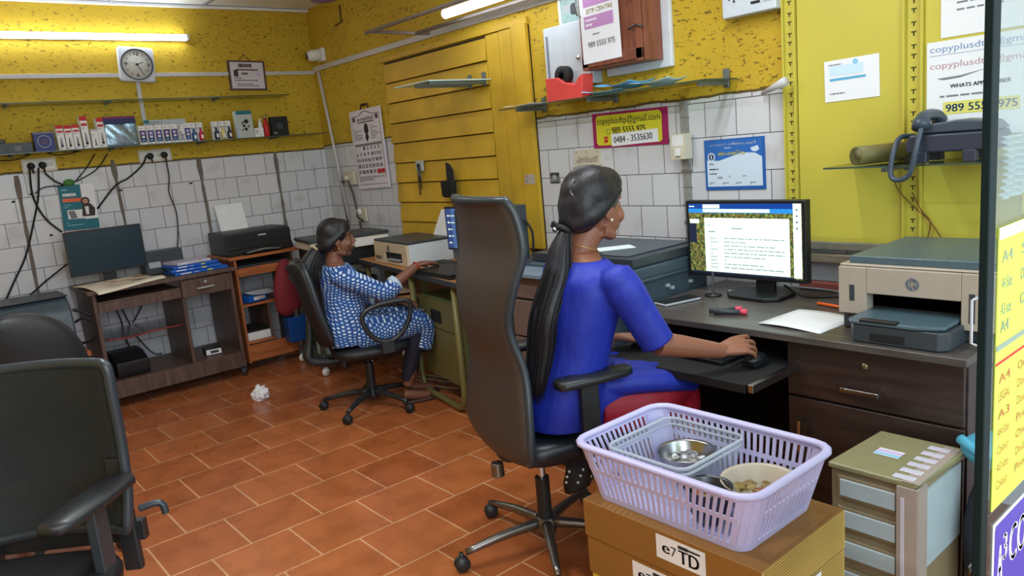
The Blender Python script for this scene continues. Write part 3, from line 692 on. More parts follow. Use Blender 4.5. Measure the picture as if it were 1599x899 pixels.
# glass shelves on the planks and the long one
c1 = at(767, 124, 1, yw-.03); zs = c1.z; a = at(615, 138, 2, zs); b = at(698, 120, 2, zs)
glass_shelf('glass_shelf', 'small empty glass shelf screwed to the yellow planks', a.x, c1.x, min(a.y, b.y), yw-.03, zs+.005, [('R', a.x+.16), ('R', c1.x-.06)], e=edgeb)
SH = 1.642
sx0, sx1, sy0 = -3.265, -1.925, 2.71
glass_shelf('glass_shelf', 'long glass shelf over the white tiles holding a red tape dispenser', sx0, sx1, sy0, yw-.01, SH, [('R', sx0+.12), ('R', -2.62), ('R', sx1-.05)], e=edge)
t = thing('tape_dispenser', 'red tape dispenser with a black hub on the long glass shelf', 'tape dispenser', (-2.80, 2.80, SH+.001))
rp = mat('red_plastic', (226, 76, 72), .4)
mb = MB(Matrix(((1, 0, 0, 0), (0, 0, 1, -.04), (0, 1, 0, 0), (0, 0, 0, 1))))
mb.prism([(-.13, 0), (.12, 0), (.13, .115), (.10, .10), (.075, .07), (.0, .085), (-.05, .115), (-.135, .12)], .08, rp); mb.build('body', t, bevel=.004)
mb = MB(); mb.lathe([(.018, -.022), (.046, -.022), (.046, .022), (.018, .022), (.018, -.022)], blackm, c=(-.035, 0, .125), ax=(0, 1, 0), seg=28)
for k in range(4):
    q = PI*k/4; mb.box(-.02, .02, -.002, .002, -.018, .018, lgrey, M=Matrix.Translation((-.035, 0, .125)) @ Matrix.Rotation(q, 4, 'Y'))
mb.build('tape_roll', t)
def loose(name, label, cat, x, y, z, w_, d_, rot, m, bend=.02, grp=None, th=.0015):
    mb = MB(); mb.grid(lambda a, b: ((a-.5)*w_, (b-.5)*d_, bend*(2*a-1)**2+bend*.4*math.sin(b*4+a*3)+bend*.5), 12, 8, m)
    o = mb.build(name, solid=th); tag(o, label, cat, grp); o.location = (x, y, z+th); o.rotation_euler = (0, 0, R(rot)); return o
loose('blue_leaflet', 'blue leaflet lying beside the red tape dispenser', 'leaflet', -2.56, 2.80, SH+.001, .20, .15, 25, lblue, .012)
loose('blue_leaflet', 'curled sky blue leaflet on the glass shelf, topmost of the pile', 'leaflet', -2.44, 2.80, SH+.012, .26, .16, -8, mat('sky_print', (96, 170, 214), .6, noise_amt=0), .02)
loose('white_leaflet', 'pale sheet with upturned end on the glass shelf', 'paper', -2.26, 2.81, SH+.003, .24, .16, 4, mat('pale_sheet', (190, 220, 226), .6), .02)

loose('white_paper', 'white sheet lying at the planks end of the long glass shelf', 'paper', -3.14, 2.80, SH+.001, .22, .14, 3, paper, .006)
# distribution box, cards, brown cabinet
dbm = mat('grey_white_enamel', (200, 210, 220), .35)
t = thing('switchboard_box', 'pale grey metal switchboard box beside the brown cabinet', 'box', (-2.875, yw, 1.865))
mb = MB(); mb.box(-.165, .165, -.07, 0, -.15, .165, dbm); mb.build('body', t, bevel=.005)
mb = MB(); mb.box(-.16, .16, -.082, -.07, -.145, .16, dbm); mb.box(-.145, -.128, -.084, -.082, -.12, .12, mat('slot_grey', (120, 130, 146), .5)); mb.build('door', t, bevel=.003)
mb = MB(); mb.lathe([(0, 0), (.012, 0), (.012, .008), (0, .01)], chrome, c=(.085, -.082, -.015), ax=(0, -1, 0), seg=16); mb.build('lock', t)
mb, p = sheet('picture_card', 'faded printed photo card tucked above the grey switchboard box', 'card', WR, (-2.84, yw, 2.115), .30, .20, 2, .003, paper)
p.rect(.06, .12, .94, .8, mat('photo_grey', (150, 178, 176), .6, nscale=30, noise_amt=.4)); p.rect(.55, .12, .66, .3, red); p.disc(.38, .45, .1, dgrey, 12); p.rect(.7, .2, .9, .6, green); p.rect(.1, .4, .3, .6, lgrey); p.fin()
wbk = mat('white_backing', (214, 222, 232), .5)
mb = MB(); mb.box(-2.66, -2.255, yw-.025, yw, 1.735, 2.45, wbk); tag(mb.build('backing_board', bevel=.006), 'white board mounted behind the brown wooden cabinet', 'board')
cab = woodmat('brown_cabinet_wood', (112, 62, 44), (142, 84, 62), (8, 8, 1.5), .45)
t = thing('wooden_cabinet', 'brown wooden wall cabinet with a paper notice pinned on its door', 'cabinet', (-2.50, yw-.026, 1.80))
mb = MB(); mb.box(-.20, .20, -.11, 0, -.03, .60, cab); mb.build('body', t, bevel=.004)
mb = MB(); mb.box(-.20, .20, -.125, -.11, -.03, .60, cab); 
for q in ((-.19, -.15, -.03, .60), (.15, .19, -.03, .60), (-.19, .19, -.02, .03)): mb.box(q[0], q[1], -.137, -.125, q[2], q[3], cab)
mb.build('door', t, bevel=.003)
mb = MB(); mb.tube([(-.175, -.137, .22), (-.175, -.165, .23), (-.175, -.165, .31), (-.175, -.137, .32)], .005, steel, 8); mb.build('handle', t)
for i, z in enumerate((.115, .245)):
    mb = MB(); mb.tube([(.12, -.14, z), (.17, -.15, z+.012), (.205, -.14, z)], .005, dsteel, 6); mb.build('clip', t)
pc = mat('notice_paper', (236, 238, 246), .6, noise_amt=.02); pu = mat('lilac_ink', (190, 140, 196), .6, noise_amt=0)
mb, p = sheet('paper_notice', 'white notice with lilac heading and phone number pinned on the brown cabinet', 'notice', WR, (-2.555, 2.786, 1.98), .245, .36, 1, .002, pc)
p.rect(.10, .72, .86, .97, pu); p.text('Copy', .22, .76, .74, .93, pc, bold=.01); p.text('DTP CENTRE', .18, .635, .86, .69, mat('pale_yellow_ink', (200, 190, 110), .6), bold=.006); p.rect(.10, .44, .86, .60, pu); p.bars(.14, .46, .8, .58, 2, pc, .4); p.bars(.3, .34, .7, .38, 1, greyink); p.text('989 5555 975', .16, .20, .86, .27, greyink, bold=.005)
p.fin()
t = thing('socket_box', 'white surface-mounted socket box high on the yellow wall', 'socket', (-1.83, yw, 1.96))
mb = MB(); mb.box(-.125, .125, -.06, 0, -.075, .10, dbm); mb.build('plate', t, bevel=.006)
mb = MB(); P = Panel(mb, (-.125, -.0605, -.075), (1, 0, 0), (0, 0, 1), .25, .175)
for a, b in ((.22, .6), (.15, .42), (.29, .42), (.24, .35)): P.disc(a, b, .022, blackm, 10)
P.rect(.55, .2, .72, .26, blackm); P.rect(.78, .2, .95, .5, lgrey); mb.build('socket_face', t)

# sign with the address and phone numbers
mb, p = sheet('shop_sign', 'magenta and yellow sign with email address and phone number on the tiles', 'sign', WR, (-2.555, yw, 1.475), .485, .175, -.6, .006, magenta)
p.poly([(.05, .14), (.05, .86), (.08, .93), (.90, .93), (.93, .86), (.93, .14), (.90, .07), (.08, .07)], yellowp)
ink2 = mat('sign_ink', (70, 72, 30), .6, noise_amt=0)
p.text('copyplusdtp@gmail.com', .06, .62, .91, .86, ink2, bold=.004); p.ring(.22, .46, .03, .008, green, 16); p.text('989 5555 975', .27, .38, .72, .57, ink2, bold=.006)
p.rect(.15, .14, .20, .18, red); p.poly([(.15, .26), (.22, .26), (.21, .32), (.16, .32)], red); p.poly([(.165, .16), (.205, .16), (.215, .24), (.155, .24)], red)
p.fin()
mb, p = sheet('number_strip', 'white paper strip with the 0484 phone number stuck over the magenta sign', 'paper strip', WR, (-2.52, yw-.008, 1.428), .30, .062, 1.5, .001, paper)
p.text('0484 - 3535630', .05, .25, .88, .75, ink, bold=.004); p.fin()
mb, p = sheet('name_plate', 'old cream name plate with worn script on the tiles behind the woman in blue', 'name plate', WR, (-2.85, yw, 1.345), .19, .085, 0, .01, cream)
p.text('പ്രസിഡന്റ്', .08, .2, .92, .62, tx); p.disc(.1, .85, .02, tx, 8); p.disc(.9, .85, .02, tx, 8); p.disc(.5, .85, .02, tx, 8); p.fin(bevel=.002)
mb, p = sheet('name_tag', 'small beige label below the old cream name plate', 'label', WR, (-2.94, yw, 1.285), .06, .025, 0, .002, mat('beige_tag', (168, 156, 140), .6)); p.bars(.1, .2, .9, .8, 2, greyink); p.fin()
mb, p = sheet('metal_label', 'small grey printed label on the tile beside the wooden boards', 'label', WR, (-3.12, yw, 1.245), .075, .06, 0, .002, mat('metal_tag', (120, 118, 112), .5, .3)); p.rect(0, .7, 1, .95, dgrey); p.disc(.5, .55, .2, lgrey, 12); p.rect(.0, .0, 1, .12, dgrey); p.bars(.1, .15, .9, .4, 2, lgrey); p.fin()
mb, p = sheet('price_label', 'small pale sticker on the yellow vertical board', 'label', WR, (-3.30, 2.922, 1.245), .085, .055, 0, .0015, mat('dull_sticker', (176, 164, 156), .6)); p.bars(.05, .7, .6, .95, 1, red); p.bars(.1, .15, .9, .6, 3, greyink); p.fin()
# switch on the conduit
t = thing('switch_box', 'cream switch box on the grey conduit between the two signs', 'switch', (-2.213, 2.932, 1.372))
mb = MB(); mb.box(-.042, .042, -.05, 0, -.06, .055, cream); mb.box(-.03, .03, -.052, -.05, .0, .05, white); mb.build('body', t, bevel=.008)
mb = MB(); mb.box(-.014, .014, -.062, -.05, -.045, -.01, white); mb.build('rocker', t, bevel=.003)
# certificate
cp = mat('cert_blue_white', (206, 222, 238), .6, noise_amt=.02)
mb, p = sheet('blue_certificate', 'blue bordered certificate on the tiles above the monitor', 'certificate', WR, (-1.96, yw, 1.275), .305, .225, .3, .005, mat('royal_blue', (28, 92, 170), .5, noise_amt=0))
p.rect(.03, .06, .965, .97, mat('royal_blue2', (40, 104, 184), .5, noise_amt=0)); p.poly([(.04, .07), (.96, .07), (.96, .62), (.85, .70), (.65, .72), (.45, .65), (.25, .58), (.04, .60)], cp)
p.text('കേരള വ്യാപാരി', .10, .86, .86, .93, cp, bold=.004); p.bars(.35, .81, .6, .84, 1, cp); p.text('അംഗത്വം', .24, .68, .70, .77, yellowp, bold=.005); p.disc(.12, .66, .065, cp, 20); p.disc(.12, .66, .045, navy, 20); p.rect(.11, .62, .13, .7, cp)
p.poly([(.78, .8), (.9, .84), (.92, .76), (.86, .72), (.8, .74)], cp); p.bars(.08, .5, .25, .54, 1, ink); p.bars(.08, .38, .9, .45, 1, ink, .3, 2); p.bars(.08, .29, .55, .36, 1, ink, .3, 3)
for a, b in ((.25, .24), (.45, .25), (.68, .25), (.12, .13), (.34, .12), (.56, .12), (.8, .12)): p.bars(a-.04, b-.02, a+.07, b+.03, 2, greyink, .6, int(a*99))
p.fin()
# papers on the yellow boards
mb, p = sheet('pinned_receipt', 'crooked white receipt with a blue band pinned on the yellow board', 'paper', WR, (-1.425, 2.936, 1.577), .212, .155, 1, .0015, paper)
p.rect(.1, .62, .72, .86, mat('pale_blue', (200, 226, 240), .6, noise_amt=0)); p.bars(.08, .86, .6, .92, 1, greyink); p.disc(.58, .9, .05, lblue, 14); p.rect(.10, .50, .76, .56, mat('mid_blue_ink', (90, 170, 210), .6, noise_amt=0)); p.bars(.1, .14, .7, .24, 1, greyink, .3); p.fin()
lp = mat('letter_ink_blue', (120, 150, 190), .6, noise_amt=0); lr = mat('letter_ink_rose', (190, 150, 160), .6, noise_amt=0)
mb, p = sheet('pinned_letter', 'upper white typed sheet pinned beside the glass door', 'paper', WR, (-.86, 2.936, 1.86), .50, .37, .3, .0015, paper)
p.bars(.1, .5, .9, .9, 8, greyink, .25); p.bars(.1, .2, .9, .45, 4, greyink, .25, 9); p.fin()
mb, p = sheet('contact_notice', 'white notice listing the email address and WhatsApp number by the telephone', 'notice', WR, (-.88, 2.934, 1.50), .545, .33, .3, .0015, paper)
p.text('copyplusdtp@gmail.com', .02, .87, .74, .96, lp); p.rect(.02, .855, .74, .860, lp); p.text('copyplusdtp@gmail.com', .02, .70, .74, .79, lr); p.poly([(.06, .62), (.2, .63), (.35, .67), (.2, .61), (.1, .60)], greyink)
p.text('WHATS APP NUMBER', .14, .51, .48, .55, ink, bold=.002); p.bars(.08, .40, .7, .46, 1, greyink, .3); p.rect(.10, .24, .53, .37, mat('highlight', (222, 214, 110), .6, noise_amt=0)); p.text('989 5555 975', .115, .265, .515, .345, mat('number_blue', (50, 96, 140), .6, noise_amt=0), bold=.004)
p.bars(.04, .05, .7, .16, 2, greyink, .2, 4); p.fin()
mb, p = sheet('yellow_poster', 'yellow poster with red letters on the wall seen through the glass door', 'poster', WR, (-.60, 2.934, 1.20), .50, .27, 0, .0015, mat('poster_yellow', (226, 214, 60), .6))
p.rect(0, .72, 1, 1, mat('poster_cream', (222, 214, 150), .6)); p.text('.id', .16, .78, .30, .93, greyink, bold=.004); p.rect(0, .66, 1, .69, red); p.text('yo', .13, .16, .4, .56, red, bold=.02); p.fin()
# phone shelf
glass_shelf('glass_shelf', 'glass shelf under the telephone on the yellow board', -1.42, -.72, 2.70, 2.93, 1.26, [('R', -1.21), ('R', -.8)], e=edge)
mb = MB(); mb.lathe([(.028, -.10), (.034, -.10), (.034, .10), (.028, .10), (.028, -.10)], mat('olive_roll', (110, 104, 60), .5), c=(-1.27, 2.82, 1.296), ax=(.45, 1, 0), seg=20); tag(mb.build('paper_roll'), 'dull brown roll lying on the glass shelf beside the telephone', 'roll')
t = thing('desk_telephone', 'dark grey corded telephone on the glass shelf beside the glass door', 'telephone', (-1.0, 2.80, 1.262), rotz=R(4))
pg = mat('phone_plastic', (58, 70, 84), .4); pd = mat('phone_base', (44, 50, 66), .45)
mb = MB(); 
mb.prism([(-.13, .035), (.13, .035), (.135, .07), (.125, .095), (-.12, .095), (-.135, .07)], .19, pd, M=Matrix(((1, 0, 0, 0), (0, 0, 1, -.10), (0, 1, 0, 0), (0, 0, 0, 1)))); mb.build('base', t, bevel=.008)
for sx in (-.085, .06):
    mb = MB(); mb.box(sx-.02, sx+.02, -.105, -.07, 0, .04, pd); mb.build('foot', t, bevel=.004)
    mb = MB(); mb.box(sx-.022, sx+.022, .05, .08, 0, .04, pd); mb.build('foot', t, bevel=.004)
mb = MB(); mb.prism([(-.10, .097), (.135, .097), (.11, .125), (.02, .135), (-.09, .125)], .16, pg, M=Matrix(((1, 0, 0, 0), (0, 0, 1, -.09), (0, 1, 0, 0), (0, 0, 0, 1)))); mb.build('keypad_top', t, bevel=.006)
mb = MB(); mb.tube([(-.085, -.09, .135), (-.085, -.06, .155), (-.085, .05, .155), (-.085, .09, .135)], [.026, .019, .019, .026], pg, 12, sub=4); mb.tube([(-.085, -.10, .115), (-.085, -.085, .14)], .028, pg, 12); mb.build('handset', t)
mb = MB(); mb.tube([(-.08, -.105, .12), (-.09, -.125, .05), (-.11, -.125, -.03), (-.15, -.12, -.05), (-.175, -.11, -.03), (-.17, -.10, .04), (-.16, -.06, .09), (-.12, -.02, .085)], .009, pg, 8, sub=6); mb.build('coiled_cord', t)
wires('telephone_wire', 'thin brown wires hanging down the yellow board below the telephone', [
    [at(1392, 262, 1, 2.92), at(1402, 295, 1, 2.92), at(1430, 325, 1, 2.925), at(1452, 345, 1, 2.925), at(1478, 384, 1, 2.925)],
    [at(1424, 300, 1, 2.925), at(1440, 330, 1, 2.925), at(1453, 350, 1, 2.925), at(1442, 392, 1, 2.925)],
    [at(1490, 384, 1, 2.92), at(1510, 377, 1, 2.92), at(1540, 379, 1, 2.92)]], mat('rust_wire', (120, 66, 20), .6), .0022)
# key holder and pouch on the planks
t = thing('key_holder', 'bunch of keys hanging from a small white holder on the planks', 'keys', (-4.40, 2.915, 1.36))
mb = MB(); mb.box(-.04, .04, -.015, 0, -.03, .04, lgrey); mb.lathe([(0, 0), (.012, 0), (.012, .01), (0, .01)], blackm, c=(0, -.015, .01), ax=(0, -1, 0), seg=12); mb.build('holder', t, bevel=.002)
mb = MB()
for i, (dx, l) in enumerate(((0, .10), (.012, .15), (-.008, .19))): mb.tube([(dx, -.02, .0), (dx*1.3, -.022, -l*.5), (dx, -.022, -l)], .005+.002*(i == 0), dsteel, 6)
mb.build('keys', t)
t = thing('hanging_pouch', 'small black pouch with flap hanging on the planks above the high-backed chair', 'pouch', (-4.02, 2.88, 1.24)); t.scale = (.72, .72, .72)
mb = MB(); mb.rings([[V((x*s2, y*s2-.03, z)) for x, y in ((-.08, -.03), (.08, -.03), (.08, .03), (-.08, .03))] for z, s2 in ((-.12, .8), (-.10, 1), (.03, 1.05))], blackm, smooth=False); mb.build('body', t, bevel=.01)
mb = MB(); mb.prism([(-.035, 0), (.075, -.02), (.07, .09), (.03, .14), (-.03, .16)], .012, black, M=Matrix(((1, 0, 0, 0), (0, 0, 1, -.02), (0, 1, 0, .03), (0, 0, 0, 1)))); mb.build('flap', t, bevel=.004)
mb = MB(); mb.lathe([(0, 0), (.06, 0), (.06, .01), (0, .012)], green, c=(.09, -.01, -.15), ax=(0, -1, 0), seg=20); mb.lathe([(0, .012), (.04, .012), (.04, .014), (0, .015)], white, c=(.09, -.01, -.15), ax=(0, -1, 0), seg=20); mb.build('round_badge', t)
# small grey clip on tiles near right
mb = MB(); mb.tube([at(1190, 146, 1, 2.93), at(1226, 127, 1, 2.87)], [.007, .02], pvc, 8); tag(mb.build('shelf_bracket'), 'short white bracket end sticking out above the tiles beside the slotted rail', 'bracket')

# ================================================================ furniture helpers
def wb(t):
    M = Matrix.Translation(t.location) @ t.rotation_euler.to_matrix().to_4x4()
    return MB(M.inverted())
dwood = woodmat('dark_laminate', (44, 32, 30), (62, 46, 42), (1.2, 10, 10), .38)
dtop = woodmat('desk_top_laminate', (66, 60, 58), (88, 82, 78), (1, 8, 8), .34)
bwood = woodmat('walnut_laminate', (74, 56, 50), (104, 80, 70), (12, 12, 1.2), .45)
owood = woodmat('orange_laminate', (150, 84, 44), (190, 112, 62), (10, 1.2, 10), .45)
twood = woodmat('tan_laminate', (160, 108, 58), (196, 140, 84), (1.2, 10, 10), .42)

# ---------------------------------------------------------------- desk on the right wall
t = thing('computer_desk', 'dark laminate desk with drawers under the large white wall tiles', 'desk', (-1.38, 2.55, 0))
mb = wb(t); mb.box(-2.0, -.755, 2.20, 2.90, .735, .76, dtop); mb.build('desk_top', t, bevel=.004)
mb = wb(t); mb.box(-1.98, -1.955, 2.26, 2.88, 0, .735, dwood); mb.build('side_panel', t, bevel=.002)
mb = wb(t); mb.box(-1.32, -.77, 2.262, 2.86, .04, .735, dwood); mb.build('pedestal', t, bevel=.002)
mb = wb(t); mb.box(-1.955, -1.32, 2.80, 2.82, .1, .735, blackm); mb.build('back_panel', t)
dr = wb(t); dr.box(-1.315, -.775, 2.243, 2.262, .543, .73, dwood); dr = dr.build('drawer', t, bevel=.003)
mb = wb(t); mb.box(-1.115, -.995, 2.20, 2.212, .598, .612, steel); mb.box(-1.112, -1.10, 2.205, 2.243, .600, .610, steel); mb.box(-1.01, -.998, 2.205, 2.243, .600, .610, steel); mb.build('handle', dr, bevel=.002)
mb = wb(t); mb.lathe([(0, 0), (.012, 0), (.011, .005), (0, .006)], mat('brass', (140, 120, 90), .35, .8), c=(-1.055, 2.243, .68), ax=(0, -1, 0), seg=16); mb.build('lock', dr)
dd = wb(t); dd.box(-1.315, -.775, 2.243, 2.262, .06, .535, dwood); dd = dd.build('door', t, bevel=.003)
mb = wb(t); mb.box(-1.262, -1.25, 2.20, 2.212, .36, .47, steel); mb.box(-1.26, -1.252, 2.205, 2.243, .455, .465, steel); mb.box(-1.26, -1.252, 2.205, 2.243, .365, .375, steel); mb.build('handle', dd, bevel=.002)
kt = wb(t); kt.box(-1.95, -1.285, 1.975, 2.40, .632, .648, blackm); kt.box(-1.95, -1.30, 1.965, 1.978, .622, .652, blackm); kt = kt.build('keyboard_tray', t, bevel=.002)
mb = wb(t); mb.box(-1.288, -1.27, 1.965, 2.25, .628, .655, steel); mb.build('slide_rail', kt, bevel=.002)
mb = wb(t); mb.box(-1.95, -1.70, 1.962, 1.985, .652, .656, steel); mb.build('edge_strip', kt, bevel=.001)

def keyboard(t, w_=.42, d_=.13, m=black, keys=True):
    mb = MB(); mb.box(-w_/2, w_/2, -d_/2, d_/2, 0, .014, m)
    mb.build('case', t, bevel=.004)
    mb = MB(); rows = 5; cols = 17
    km = mat('key_cap', (44, 46, 50), .5)
    for r_ in range(rows):
        for c_ in range(cols):
            x = -w_/2+.012+c_*(w_-.024)/cols; y = -d_/2+.012+r_*(d_-.024)/rows
            if r_ == 0 and 4 <= c_ <= 8: continue
            mb.box(x, x+(w_-.024)/cols*.85, y, y+(d_-.024)/rows*.85, .014, .019, km)
    mb.build('keys', t)
t = thing('keyboard', 'black keyboard on the pull-out tray under the woman in blue\'s forearm', 'keyboard', (-1.68, 2.17, .649), rotz=R(-2)); keyboard(t)
MOUSE = V((-1.385, 2.165, .656))
mb = MB(); mb.ball((0, 0, .017), (.029, .052, .018), black, 16, 10); mb.box(-.027, .027, -.045, .04, .0, .012, black); o = mb.build('computer_mouse', bevel=.002); o.location = MOUSE; tag(o, 'black computer mouse under the hand of the woman in blue', 'mouse')

# ---------------------------------------------------------------- monitor with the bright screen
def screenmat(name, col, e=1.0): return mat(name, col, .3, emit=e, noise_amt=0)
def forest():
    m = bpy.data.materials.new('screen_forest'); m.use_nodes = True; nt = m.node_tree; b = nt.nodes['Principled BSDF']
    tc = nt.nodes.new('ShaderNodeTexCoord'); n = nt.nodes.new('ShaderNodeTexNoise'); n.inputs['Scale'].default_value = 75; n.inputs['Detail'].default_value = 6
    r = nt.nodes.new('ShaderNodeValToRGB'); e = r.color_ramp.elements; e[0].position = .36; e[0].color = srgb((20, 30, 30))+(1,); e[1].position = .66; e[1].color = srgb((110, 160, 70))+(1,)
    q = e.new(.46); q.color = srgb((60, 90, 40))+(1,); q = e.new(.53); q.color = srgb((120, 84, 50))+(1,)
    nt.links.new(tc.outputs['Object'], n.inputs[0]); nt.links.new(n.outputs[0], r.inputs[0]); nt.links.new(r.outputs[0], b.inputs['Emission Color']); nt.links.new(r.outputs[0], b.inputs['Base Color']); b.inputs['Emission Strength'].default_value = .5
    return m
t = thing('computer_monitor', 'wide black monitor with a lit document page, facing the woman in blue', 'monitor', (-1.70, 2.66, .761))
mb = wb(t); mb.box(-2.008, -1.463, 2.648, 2.685, .828, 1.148, black); mb.box(-1.85, -1.62, 2.685, 2.71, .88, 1.05, black); mb.build('screen_housing', t, bevel=.004)
mb = wb(t); P = Panel(mb, (-1.993, 2.6478, .842), (1, 0, 0), (0, 0, 1), .515, .293)
sw = screenmat('screen_white', (222, 244, 232), .56); sb = screenmat('screen_blue', (16, 60, 140), .4); sb2 = screenmat('screen_sky', (40, 130, 205), .5); sg = screenmat('screen_grey', (96, 122, 116), .4); sk = screenmat('screen_dark', (26, 34, 58), .5)
P.rect(0, 0, 1, 1, forest()); P.rect(0, .93, .93, 1, sb); P.rect(0, .87, .93, .93, sb2); P.rect(.14, .935, .30, .99, sw); P.rect(.14, .88, .74, .925, sw); P.rect(.0, .44, .07, .72, sk); P.rect(.01, .72, .10, .78, sw)
P.rect(.15, .03, .90, .80, sw); P.rect(.93, .02, .995, 1, sw); P.rect(.0, .0, .93, .025, sk)
P.bars(.40, .64, .62, .67, 1, sg, .5, 1); P.bars(.19, .56, .26, .74, 2, sg, .2, 2)
for i in range(9): P.bars(.20, .50-i*.052, .28, .52-i*.052, 1, sg, .5, i+5); P.bars(.33, .505-i*.052, .86, .525-i*.052, 1, sg, .5, i+25)
for i in range(4): P.disc(.962, .92-i*.08, .007, sk, 8)
P.rect(.01, .955, .06, .97, sw)
mb.build('screen', t)
mb = wb(t); mb.box(-1.70, -1.62, 2.675, 2.70, .775, .90, black); mb.build('neck', t, bevel=.004)
mb = wb(t); mb.prism([(-1.80, 2.62), (-1.76, 2.57), (-1.60, 2.56), (-1.55, 2.60), (-1.55, 2.72), (-1.58, 2.76), (-1.76, 2.76), (-1.80, 2.72)], .016, black, M=Matrix.Translation((0, 0, .761))); mb.build('base', t, bevel=.005)

# ---------------------------------------------------------------- inkjet on the desk
tan = mat('printer_beige', (168, 156, 142), .5); pbase = mat('printer_charcoal', (54, 60, 66), .42); plid = mat('printer_lid', (76, 96, 106), .3, noise_amt=.05)
t = thing('inkjet_printer', 'beige-fronted multifunction printer with a round emblem on the dark desk', 'printer', (-.95, 2.58, .761))
mb = wb(t); mb.box(-1.185, -.735, 2.37, 2.80, .761, .83, pbase); mb.box(-1.185, -.735, 2.40, 2.80, .83, .965, pbase); mb.build('body', t, bevel=.006)
fr = wb(t)
fr.box(-1.19, -1.10, 2.35, 2.40, .815, .968, tan); fr.box(-.825, -.73, 2.35, 2.40, .80, .968, tan); fr.box(-1.10, -.825, 2.35, 2.40, .885, .968, tan)
P = Panel(fr, (-1.19, 2.3495, .815), (1, 0, 0), (0, 0, 1), .46, .153)
P.rect(.08, .28, .115, .62, pbase); P.rect(.84, .05, .875, .62, pbase)
P.disc(.50, .72, .042, mat('emblem_grey', (90, 102, 116), .4, noise_amt=0), 32); P.text('hp', .477, .60, .523, .86, tan, bold=.003); fr.build('front_panel', t, bevel=.003)
mb = wb(t); mb.box(-1.10, -.825, 2.40, 2.42, .80, .885, blackm); mb.build('paper_slot', t)
mb = wb(t); mb.box(-1.19, -.73, 2.36, 2.80, .969, .976, tan); mb.box(-1.165, -.735, 2.375, 2.80, .976, 1.0, plid); mb.build('scanner_lid', t, bevel=.006)
mb = wb(t); mb.prism([(-1.10, 2.25), (-1.08, 2.225), (-.84, 2.225), (-.815, 2.25), (-.815, 2.44), (-1.10, 2.44)], .055, pbase, M=Matrix.Translation((0, 0, .7615))); mb.prism([(-1.105, 2.245), (-1.085, 2.22), (-.90, 2.22), (-.86, 2.235), (-.83, 2.25), (-.83, 2.44), (-1.105, 2.44)], .012, plid, M=Matrix.Translation((0, 0, .818)))
mb.build('paper_tray', t, bevel=.004)
mb = wb(t); mb.box(-1.03, -.93, 2.222, 2.226, .77, .795, blackm); mb.box(-1.06, -.95, 2.216, 2.24, .828, .836, black); mb.build('tray_stop', t, bevel=.002)
sp = mat('blue_paper', (30, 90, 190), .6)
mb = MB(); mb.grid(lambda a, b: ((a-.5)*.235, (b-.5)*.245, .004*math.sin(a*4)), 6, 6, paper); o = mb.build('paper_sheet', solid=.001); tag(o, 'blank white sheets lying on the dark desk beside the printer tray', 'paper'); o.location = (-1.315, 2.385, .764); o.rotation_euler = (0, 0, R(-4))
mb = MB(); mb.tube([(-.07, 0, 0), (.07, 0, 0)], .006, orange, 8); mb.tube([(.07, 0, 0), (.085, 0, 0)], [.006, .001], white, 8); o = mb.build('orange_pen'); tag(o, 'orange pen on the desk behind the white sheets', 'pen'); o.location = (-1.335, 2.60, .768); o.rotation_euler = (0, 0, R(-12))
def marker(x, y, rz, label):
    t = thing('marker_pen', label, 'marker', (x, y, .771), group='marker pens on the desk'); t.rotation_euler = (0, 0, rz)
    mb = MB(); mb.tube([(-.06, 0, 0), (.035, 0, 0)], .009, dgrey, 10); mb.build('barrel', t); mb = MB(); mb.tube([(.035, 0, 0), (.06, 0, 0)], .0105, pink, 10); mb.build('cap', t)
marker(-1.60, 2.345, R(28), 'grey marker pen with pink cap, the one closer to the white sheets'); marker(-1.635, 2.365, R(42), 'grey marker pen with pink cap, the one farther from the white sheets')
t = thing('mobile_phone', 'black mobile phone lying on the desk in front of the copier', 'phone', (-1.905, 2.43, .761), rotz=R(-14))
mb = MB(); mb.box(-.038, .038, -.09, .09, 0, .010, lgrey); mb.build('case', t, bevel=.004); mb = MB(); mb.box(-.036, .036, -.088, .088, .0105, .012, black); mb.build('screen', t, bevel=.001)
mb = MB(); mb.lathe([(0, 0), (.035, 0), (.034, .006), (.006, .008), (.004, .10), (0, .10)], black, seg=18); o = mb.build('cable_stand'); tag(o, 'thin black stand with round foot beside the monitor', 'stand'); o.location = (-1.845, 2.59, .761)
wires('monitor_cable', 'grey cables looping on the desk behind the monitor foot', [[(-1.82, 2.66, .768), (-1.76, 2.74, .775), (-1.66, 2.8, .80), (-1.63, 2.78, .86)], [(-1.8, 2.7, .766), (-1.7, 2.82, .77), (-1.5, 2.84, .768), (-1.30, 2.80, .768), (-1.2, 2.83, .79)]], lgrey, .004)
wires('monitor_cable', 'black cable curving on the desk between monitor and printer', [[(-1.6, 2.72, .80), (-1.5, 2.70, .768), (-1.38, 2.76, .768), (-1.30, 2.78, .775), (-1.22, 2.70, .78)], [(-1.4, 2.83, .767), (-1.3, 2.80, .79), (-1.2, 2.78, .77)]], black, .0045)
mb = MB(); mb.box(-.11, .11, -.02, .02, 0, .03, mat('faded_red', (170, 90, 84), .6)); o = mb.build('red_packet', bevel=.003); tag(o, 'faded red packet lying behind the monitor against the tiles', 'packet'); o.location = (-1.50, 2.87, .761)

